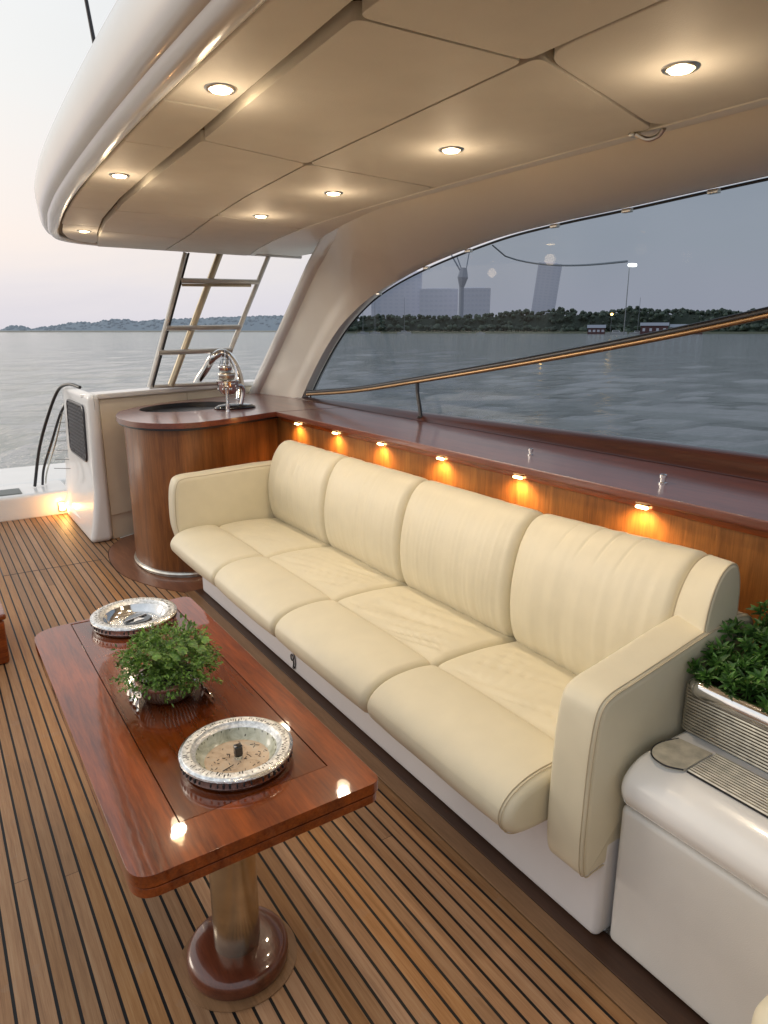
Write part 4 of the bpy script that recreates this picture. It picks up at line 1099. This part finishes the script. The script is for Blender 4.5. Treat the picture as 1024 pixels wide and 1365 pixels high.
# leafy shrubs: rosettes of pointed leaves
rnd = random.Random(5); fm = MB(); sm = MB()
for k in range(560):
    x = rnd.uniform(PX0+.00,PX1-.0); y = rnd.uniform(.40,PYF+.005) if k < 530 else rnd.uniform(-.3,.3)
    hgt = .050 + .090*min(1,(x-PX0)/.30) + .030*noise.noise(Vector((x*7,y*7,3)))
    if x > 1.95: hgt += .01
    c_ = Vector((x,y,PT+rnd.uniform(.25,1.0)*hgt+.01))
    if k % 2 == 0: sm.tube([(x+rnd.uniform(-.01,.01),min(y,PYF-.05),PT),(c_.x,c_.y,c_.z)], .0016, 4)
    ax = Vector((rnd.gauss(-.25,.35),rnd.gauss(.10,.35),1)).normalized()
    for j in range(13):
        a = j*2.4; tilt = .35+.9*(1-j/13)
        u_ = ax.orthogonal().normalized(); v_ = ax.cross(u_)
        d_ = ax*math.cos(tilt)+(u_*math.cos(a)+v_*math.sin(a))*math.sin(tilt)
        leafpiece(fm, c_-ax*.02*(1-j/13), d_, rnd.uniform(.020,.040), rnd.uniform(.009,.015), ax, rnd.uniform(.1,.45))
fm.add(sm.v, sm.f); fm.build('foliage', M['leaf2'], pln, smooth=False)

# ------------------------------------------------------------------ wooden deck box at the left edge
db = thing('wooden_chest', (-.2,4.0,0), 'low reddish mahogany chest on the teak deck across from the sofa', 'chest')
MB().rbox((-.26,4.04,.12),(.90,.60,.24),.02,n=4).build('chest_body', M['mahogx'], db, angle=0)
MB().rbox((-.26,4.04,.258),(.92,.62,.030),.012,n=4).build('chest_lid', M['mahogx'], db, angle=0)

# cream armchair whose corner just enters at the lower right
ch = thing('armchair', (1.02,-.12,0), 'cream leather armchair in front of the white console, mostly out of view', 'armchair')
MB().rbox((1.08,-.06,.24),(.50,.56,.40),.06,n=5).build('seat', M['leather'], ch, angle=0)
MB().rbox((.86,-.10,.48),(.10,.60,.34),.045,n=5).build('armrest', M['leather'], ch, angle=0)
MB().rbox((1.065,.27,.405),(.53,.14,.76),.05,n=6).build('backrest', M['leather'], ch, angle=0)
MB().rbox((1.08,-.06,.02),(.42,.44,.04),.015,n=2).build('foot_frame', M['darkmetal'], ch, angle=0)

an = thing('whip_antenna', (.70,2.9,2.55), 'thin dark whip antenna rising above the roof against the sky', 'antenna')
MB().tube([(.70,2.9,2.55),(.68,2.88,2.68),(.645,2.84,2.9),(.52,2.7,3.7)], [.008,.007,.006,.005], 8).build('antenna_rod', M['darkmetal'], an)
MB().lathe([(.03,-.03),(.03,.02),(.012,.06)],(.70,2.9,2.55),16).build('antenna_foot', M['darkmetal'], an)
o = MB().rbox((.6,7.95,-.05),(4.6,1.1,.5),.08,n=3).build('swim_platform', M['gelcoat'], hull, angle=0)

# ------------------------------------------------------------------ far shores
CP = math.cos(math.atan(242/920))
def az(pxx): return R(33.6)+math.atan((pxx-512)*CP/920)
def far(pxx, D): a = az(pxx); return Vector((D*math.sin(a), D*math.cos(a), SEA))
def hpx(D, n_, pxx):   # metres of height that n_ pixels cover
    off = math.atan((pxx-512)*CP/920); return n_*D*math.cos(off)/920*1.0*CP
# left hill
top_l = [(-40,441),(-5,441),(4,438),(14,434),(30,435),(42,438),(58,436),(75,434),(90,431),(105,429),(125,430),(150,424.5),(172,426),(185,428),(205,426),(230,425),(260,424),(300,422),(340,421),(380,420),(420,420)]
D = 1300
mb = MB(); rws = []
for k in range(240):
    pxx = -40+460*k/239; yy = interp([(a,b) for a,b in top_l], pxx)
    h_ = max(.3, hpx(D, 441.5-yy, pxx)) * (1+.10*noise.noise(Vector((pxx*.25,0,0)))) + 1.6*noise.noise(Vector((pxx*.9,2,0)))*(1 if yy < 437 else .2)
    b0 = far(pxx, D); row = [b0]
    dirv = (b0-Vector((0,0,SEA))).normalized()
    for j in range(1,8):
        f_ = j/7; q = b0 + dirv*(90*f_); q.z = SEA+1.2 + h_*math.sin(f_*PI/2) + 1.2*noise.noise(Vector((pxx*.8,j*1.7,1)))
        row.append(q)
    row.append(b0+dirv*400)
    rws.append(row)
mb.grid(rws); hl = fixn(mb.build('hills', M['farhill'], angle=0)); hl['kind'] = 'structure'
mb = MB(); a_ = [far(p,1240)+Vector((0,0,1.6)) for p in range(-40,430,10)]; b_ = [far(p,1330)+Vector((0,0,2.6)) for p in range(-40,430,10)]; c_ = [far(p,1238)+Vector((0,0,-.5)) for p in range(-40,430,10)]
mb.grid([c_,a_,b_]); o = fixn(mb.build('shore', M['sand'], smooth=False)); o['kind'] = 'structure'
# woods on the left hill : lumpy tree masses
def blob(mb, c, r_, rnd, flat=1.0, seg=7):
    rws = []; s0 = rnd.random()*50
    for i in range(5):
        ph = PI*(i+.5)/5; row = []
        for k in range(seg):
            th = 2*PI*k/seg; d_ = Vector((math.sin(ph)*math.cos(th),math.sin(ph)*math.sin(th),math.cos(ph)*flat))
            row.append(c + d_*r_*(1+.35*noise.noise(d_*1.9+Vector((s0,s0,0)))))
        rws.append(row)
    mb.grid(rws, closed_u=True)
rnd = random.Random(21)
mb = MB()
for k in range(420):
    pxx = rnd.uniform(2,420); yy = interp(top_l, pxx)
    hh = hpx(D, 441.5-yy, pxx); f_ = rnd.uniform(.15,1); q = far(pxx, D+85*f_); q.z = SEA + 1 + hh*math.sin(f_*PI/2)*.97
    blob(mb, q, rnd.uniform(1.6,3.6)*min(1,.25+hh/10), rnd, .8)
o = fixn(mb.build('distant_woods', M['farhill'], smooth=False)); o.data.shade_smooth(); tag(o, 'blue grey distant woods covering the low hill across the water', 'woods', kind='stuff')
# right shore
DR = 700
mb = MB(); P_ = range(430,1200,10)
mb.grid([[far(p,DR-30)+Vector((0,0,-.3)) for p in P_],[far(p,DR-24)+Vector((0,0,1.4)) for p in P_],[far(p,DR+40)+Vector((0,0,3.2)) for p in P_],[far(p,DR+300)+Vector((0,0,4)) for p in P_]])
o = fixn(mb.build('shore', M['grass'], smooth=False)); o['kind'] = 'structure'
top_r = [(430,415),(470,412),(520,410),(560,410),(600,411),(640,409),(670,406),(690,403),(715,406),(735,400),(755,401),(780,406),(800,405),(830,400),(850,399),(880,403),(905,402),(930,404),(960,402),(990,404),(1024,400),(1100,402)]
mb = MB()
for k in range(2600):
    pxx = rnd.uniform(440,1150); yy = interp(top_r, pxx) + 7
    hh = hpx(DR, 441-yy, pxx); f_ = rnd.random()
    q = far(pxx, DR+40*f_); z = rnd.uniform(.0,1)**.7*hh; r_ = rnd.uniform(.9,2.5)
    q.z = SEA+max(2,z-r_*.4); blob(mb, q, r_, rnd, .85)
for k in range(420):
    pxx = rnd.uniform(436,1150); q = far(pxx, DR-14+rnd.random()*10); q.z = SEA+rnd.uniform(1.5,6.5); blob(mb, q, rnd.uniform(1.8,3.4), rnd, .8)
for k in range(70):
    pxx = 440+710*k/70+rnd.uniform(-4,4); yy = interp(top_r, pxx) + 6; hh = hpx(DR, 441-yy, pxx)
    q = far(pxx, DR+20); q.z = SEA+hh*rnd.uniform(.75,1.02)-2; blob(mb, q, rnd.uniform(1.8,3.2), rnd, 1.0, 9)
rws = []
for k in range(150):
    pxx = 432+5*k; hh = hpx(DR, 441-interp(top_r, pxx)-8, pxx); rws.append([far(pxx, DR+2+j*2)+Vector((0,0,(.5,.35,.6,.82)[j]*hh*(0 if j == 0 else 1)*(1+.25*noise.noise(Vector((k*.6,j,0)))))) for j in range(4)])
mb.grid(rws)
o = fixn(mb.build('shore_trees', M['woods'], smooth=False)); tag(o, 'dark green belt of shore trees seen through the side window', 'trees', kind='stuff')

# hazy buildings
def tower(name, label, px0, px1, ytop, D, tilt=0, floors=20, cols=6, group=None):
    c = far((px0+px1)/2, D); t = thing(name, tuple(c), label, 'building', group)
    W_ = hpx(D, px1-px0, (px0+px1)/2)/CP; Hh = hpx(D, 441-ytop, (px0+px1)/2); rot = Matrix.Rotation(-az((px0+px1)/2),3,'Z') ; til = Matrix.Rotation(tilt,3,'Y')
    def P(x,y,z): return c + rot @ (til @ Vector((x,y,z)))
    mb = MB(); mb.add([P(-W_/2,-W_/3,0),P(W_/2,-W_/3,0),P(W_/2,W_/3,0),P(-W_/2,W_/3,0),P(-W_/2,-W_/3,Hh),P(W_/2,-W_/3,Hh),P(W_/2,W_/3,Hh),P(-W_/2,W_/3,Hh)],
        [(0,3,2,1),(4,5,6,7),(0,1,5,4),(1,2,6,5),(2,3,7,6),(3,0,4,7)]); mb.mat(1)
    for k in range(cols):
        x = -W_/2 + W_*(k+.5)/cols; w2 = W_/cols*.28
        for f_ in range(int(floors*.3), floors):
            z = Hh*(f_+.3)/floors; z2 = z+Hh/floors*.45
            mb.add([P(x-w2,-W_/3-.4,z),P(x+w2,-W_/3-.4,z),P(x+w2,-W_/3-.4,z2),P(x-w2,-W_/3-.4,z2)],[(0,1,2,3)])
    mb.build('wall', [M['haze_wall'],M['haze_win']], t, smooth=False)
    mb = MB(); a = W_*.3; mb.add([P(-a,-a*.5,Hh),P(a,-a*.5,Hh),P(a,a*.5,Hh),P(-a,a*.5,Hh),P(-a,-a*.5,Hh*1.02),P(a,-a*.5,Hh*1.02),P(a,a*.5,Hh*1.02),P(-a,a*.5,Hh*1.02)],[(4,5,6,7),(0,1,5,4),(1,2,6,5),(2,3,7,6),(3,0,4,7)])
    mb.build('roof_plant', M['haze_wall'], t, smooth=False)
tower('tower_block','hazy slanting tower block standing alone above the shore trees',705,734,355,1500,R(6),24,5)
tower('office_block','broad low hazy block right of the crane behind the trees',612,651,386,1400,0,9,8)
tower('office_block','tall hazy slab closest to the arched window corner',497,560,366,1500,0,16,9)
tower('office_block','hazy low block between the tall slab and the crane',560,608,387,1450,0,9,8)
# crane
D = 1300; c = far(614, D); cr = thing('harbour_crane', tuple(c), 'hazy harbour crane with two raised jibs above the far buildings', 'crane')
rot = Matrix.Rotation(-az(614),3,'Z'); mpx = hpx(D,1,614)
def cp_(dx, yy): return c + rot @ Vector(((dx)*mpx/CP, 0, (441-yy)*mpx))
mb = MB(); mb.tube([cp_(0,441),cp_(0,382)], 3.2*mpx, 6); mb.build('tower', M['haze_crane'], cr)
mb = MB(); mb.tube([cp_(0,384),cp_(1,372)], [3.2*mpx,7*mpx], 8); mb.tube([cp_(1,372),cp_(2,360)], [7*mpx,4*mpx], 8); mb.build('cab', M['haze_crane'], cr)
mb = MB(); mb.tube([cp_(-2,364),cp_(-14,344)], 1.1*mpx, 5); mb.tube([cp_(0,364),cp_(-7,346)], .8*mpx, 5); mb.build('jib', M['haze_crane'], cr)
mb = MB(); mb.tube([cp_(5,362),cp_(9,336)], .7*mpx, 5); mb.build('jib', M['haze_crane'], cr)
# waterside mast with lamp and moored boats
def boat(px0, D, label, Lm=12, mast=None, wheel=True, group='boats moored along the far shore'):
    c = far(px0, D); t = thing('moored_boat', tuple(c), label, 'boat', group)
    rot = Matrix.Rotation(-az(px0),3,'Z')
    def P(x,y,z): return c + rot @ Vector((x,y,z))
    rws = []
    for k in range(11):
        s_ = k/10; x = -Lm/2+Lm*s_; w_ = Lm*.14*math.sin(min(1,(1-s_)*1.7+.02)*PI/2)
        rws.append([P(x,-w_,Lm*.11+Lm*.03*s_),P(x,-w_*.8,.0),P(x,0,-.4),P(x,w_*.8,0),P(x,w_,Lm*.11+Lm*.03*s_)])
    mb = MB(); mb.grid(rws); mb.f.append((0,1,2,3,4)); n_ = len(rws)
    for k in range(n_-1): mb.f.append((k*5,(k+1)*5,(k+1)*5+4,k*5+4))
    mb.build('hull', M['boatwhite'], t, smooth=False)
    mb = MB(); a = Lm*.2
    mb.add([P(-a,-a*.4,Lm*.11),P(a,-a*.4,Lm*.12),P(a,a*.4,Lm*.12),P(-a,a*.4,Lm*.11),P(-a,-a*.35,Lm*.22),P(a*.6,-a*.35,Lm*.22),P(a*.6,a*.35,Lm*.22),P(-a,a*.35,Lm*.22)],
        [(4,5,6,7),(0,1,5,4),(1,2,6,5),(2,3,7,6),(3,0,4,7)]); cb_ = mb.build('cabin', M['boatwhite'], t, smooth=False)
    mb = MB(); mb.add([P(-a*.8,-a*.42,Lm*.155),P(a*.6,-a*.42,Lm*.155),P(a*.5,-a*.42,Lm*.195),P(-a*.8,-a*.42,Lm*.195)],[(0,1,2,3)]); mb.build('window', M['darkmetal'], cb_, smooth=False)
    if mast:
        mb = MB(); mb.tube([P(0,0,Lm*.1),P(0,0,mast)], [.22,.12], 5); mb.build('mast', M['mast'], t)
    return t, c, P
boat(822, 480, 'white motor yacht moored below the yellow light', 13)
boat(850, 560, 'small pale boat with a tall mast right of the white yacht', 11, 26)
boat(484, 560, 'sailing boat with bare mast by the foot of the arch', 9, 24)
boat(500, 600, 'second sailing boat with bare mast near the arch', 9, 30)
boat(539, 620, 'sailing boat with bare mast below the tall hazy slab', 12, 30)
boat(641, 600, 'small white motorboat near the shore left of centre of the window', 7)
# tall lamp mast
D = 470; c = far(832, D); lm = thing('lamp_mast', tuple(c), 'thin tall mast carrying a white lamp beside the moored yachts', 'mast')
mpx = hpx(D,1,832)
MB().tube([c, c+Vector((0,0,(441-355)*mpx))], [.35,.22], 6).build('pole', M['mast'], lm)
dirr = Vector((math.cos(az(832)), -math.sin(az(832)), 0))
tp = c+Vector((0,0,(441-353)*mpx)); MB().rbox(tuple(tp+dirr*1.6),(5.2,3.6,1.9),.8,n=3).build('lamp_head', M['lampw'], lm)
# glowing amber ball on a post, added for a downlight reflection in the glass
c = far(814, 460); ql = thing('post_glint', tuple(c), 'round yellow glow above the moored white yacht, added for a lamp reflection in the window', 'light'); mpx = hpx(460,1,814)
MB().tube([c, c+Vector((0,0,24*mpx))], .12, 5).build('post', M['mast'], ql)
MB().lathe([(.1,-1.6*mpx),(1.3*mpx,-1.6*mpx*.7),(1.9*mpx,0),(1.3*mpx,1.6*mpx*.7),(.1,1.6*mpx)], tuple(c+Vector((0,0,26.5*mpx))),14).build('lamp', M['lampy'], ql)
# amber glowing float, added as a second lamp reflection in the window
c = far(723, 70); c.z = SEA; mpx = hpx(70,1,723)
bu = thing('float_glint', tuple(c), 'small amber glow on a float, added for a lamp reflection in the window', 'glint')
MB().lathe([(.12,-.1),(.16,.0),(.14,.08),(.05,.16)],tuple(c),14).build('float', M['darkmetal'], bu)
MB().lathe([(.02,.15),(.09,.20),(.11,.27),(.07,.34),(.01,.36)],tuple(c),14).build('lamp', M['lampy'], bu)
# sagging cord outside the window, tied to the arch and to a short outrigger pole
cd = thing('sagging_cord', (3.0,3.18,2.1), 'thin pale cord sagging from the arch clip across the window', 'cord')
A_ = Vector((2.90,3.22,2.13)); B_ = Vector((9.0,7.5,2.6))
dB = (far(828,100)-Vector((0,0,SEA))).normalized()
# far end sits on the same bearing as the lamp mast, 14 m out
B_ = Vector((dB.x,dB.y,0)).normalized()*14; B_.z = H + 14*(441-354)*CP/920*math.cos(math.atan((828-512)*CP/920))
cpts = [A_.lerp(B_, k/30) - Vector((0,0,.10*math.sin((k/30)**.5*PI))) for k in range(31)]
MB().tube(cpts, [.004+.018*k/30 for k in range(31)], 6).build('cord', M['mast'], cd)
# low red brown sheds behind the moorings
for (pxx, wpx, hh, lb) in ((872,34,11,'dull red waterside shed right of the moored yachts'),(915,40,9,'long dull red waterside shed farthest right'),(795,22,8,'dull red shed left of the yellow light')):
    D = 560; c = far(pxx, D); mpx = hpx(D,1,pxx); t = thing('waterside_shed', tuple(c), lb, 'building', 'sheds on the far shore')
    rot = Matrix.Rotation(-az(pxx),3,'Z')
    def P(x,y,z): return tuple(c + rot @ Vector((x*mpx,y*mpx,z*mpx)))
    a = wpx/2
    mb = MB(); mb.add([P(-a,-6,0),P(a,-6,0),P(a,6,0),P(-a,6,0),P(-a,-6,hh),P(a,-6,hh),P(a,6,hh),P(-a,6,hh)],[(0,1,5,4),(1,2,6,5),(2,3,7,6),(3,0,4,7)]); mb.build('wall', M['brick'], t, smooth=False)
    mb = MB(); mb.add([P(-a-1,-7,hh),P(a+1,-7,hh),P(a+1,7,hh),P(-a-1,7,hh),P(-a-1,0,hh+4),P(a+1,0,hh+4)],[(0,1,5,4),(2,3,4,5),(0,4,3),(1,2,5)]); mb.build('roof', M['haze_crane'], t, smooth=False)
    for k in range(4): mb = MB(); x = -a+2*a*(k+.5)/4; mb.add([P(x-1.6,-6.2,hh*.35),P(x+1.6,-6.2,hh*.35),P(x+1.6,-6.2,hh*.7),P(x-1.6,-6.2,hh*.7)],[(0,1,2,3)]); mb.build('window', M['haze_win'], t, smooth=False)

# drop helper id props
for o in bpy.data.objects:
    for k in ('ox','oy','oz'):
        if k in o: del o[k]

# ------------------------------------------------------------------ render settings
scn.render.engine = 'CYCLES'
scn.view_settings.view_transform = 'Standard'; scn.view_settings.look = 'None'; scn.view_settings.exposure = 0; scn.view_settings.gamma = 1
scn.cycles.max_bounces = 8; scn.cycles.diffuse_bounces = 4; scn.cycles.glossy_bounces = 4; scn.cycles.transparent_max_bounces = 8
scn.cycles.sample_clamp_indirect = 4; scn.cycles.use_denoising = True
scn.cycles.caustics_reflective = False; scn.cycles.caustics_refractive = False
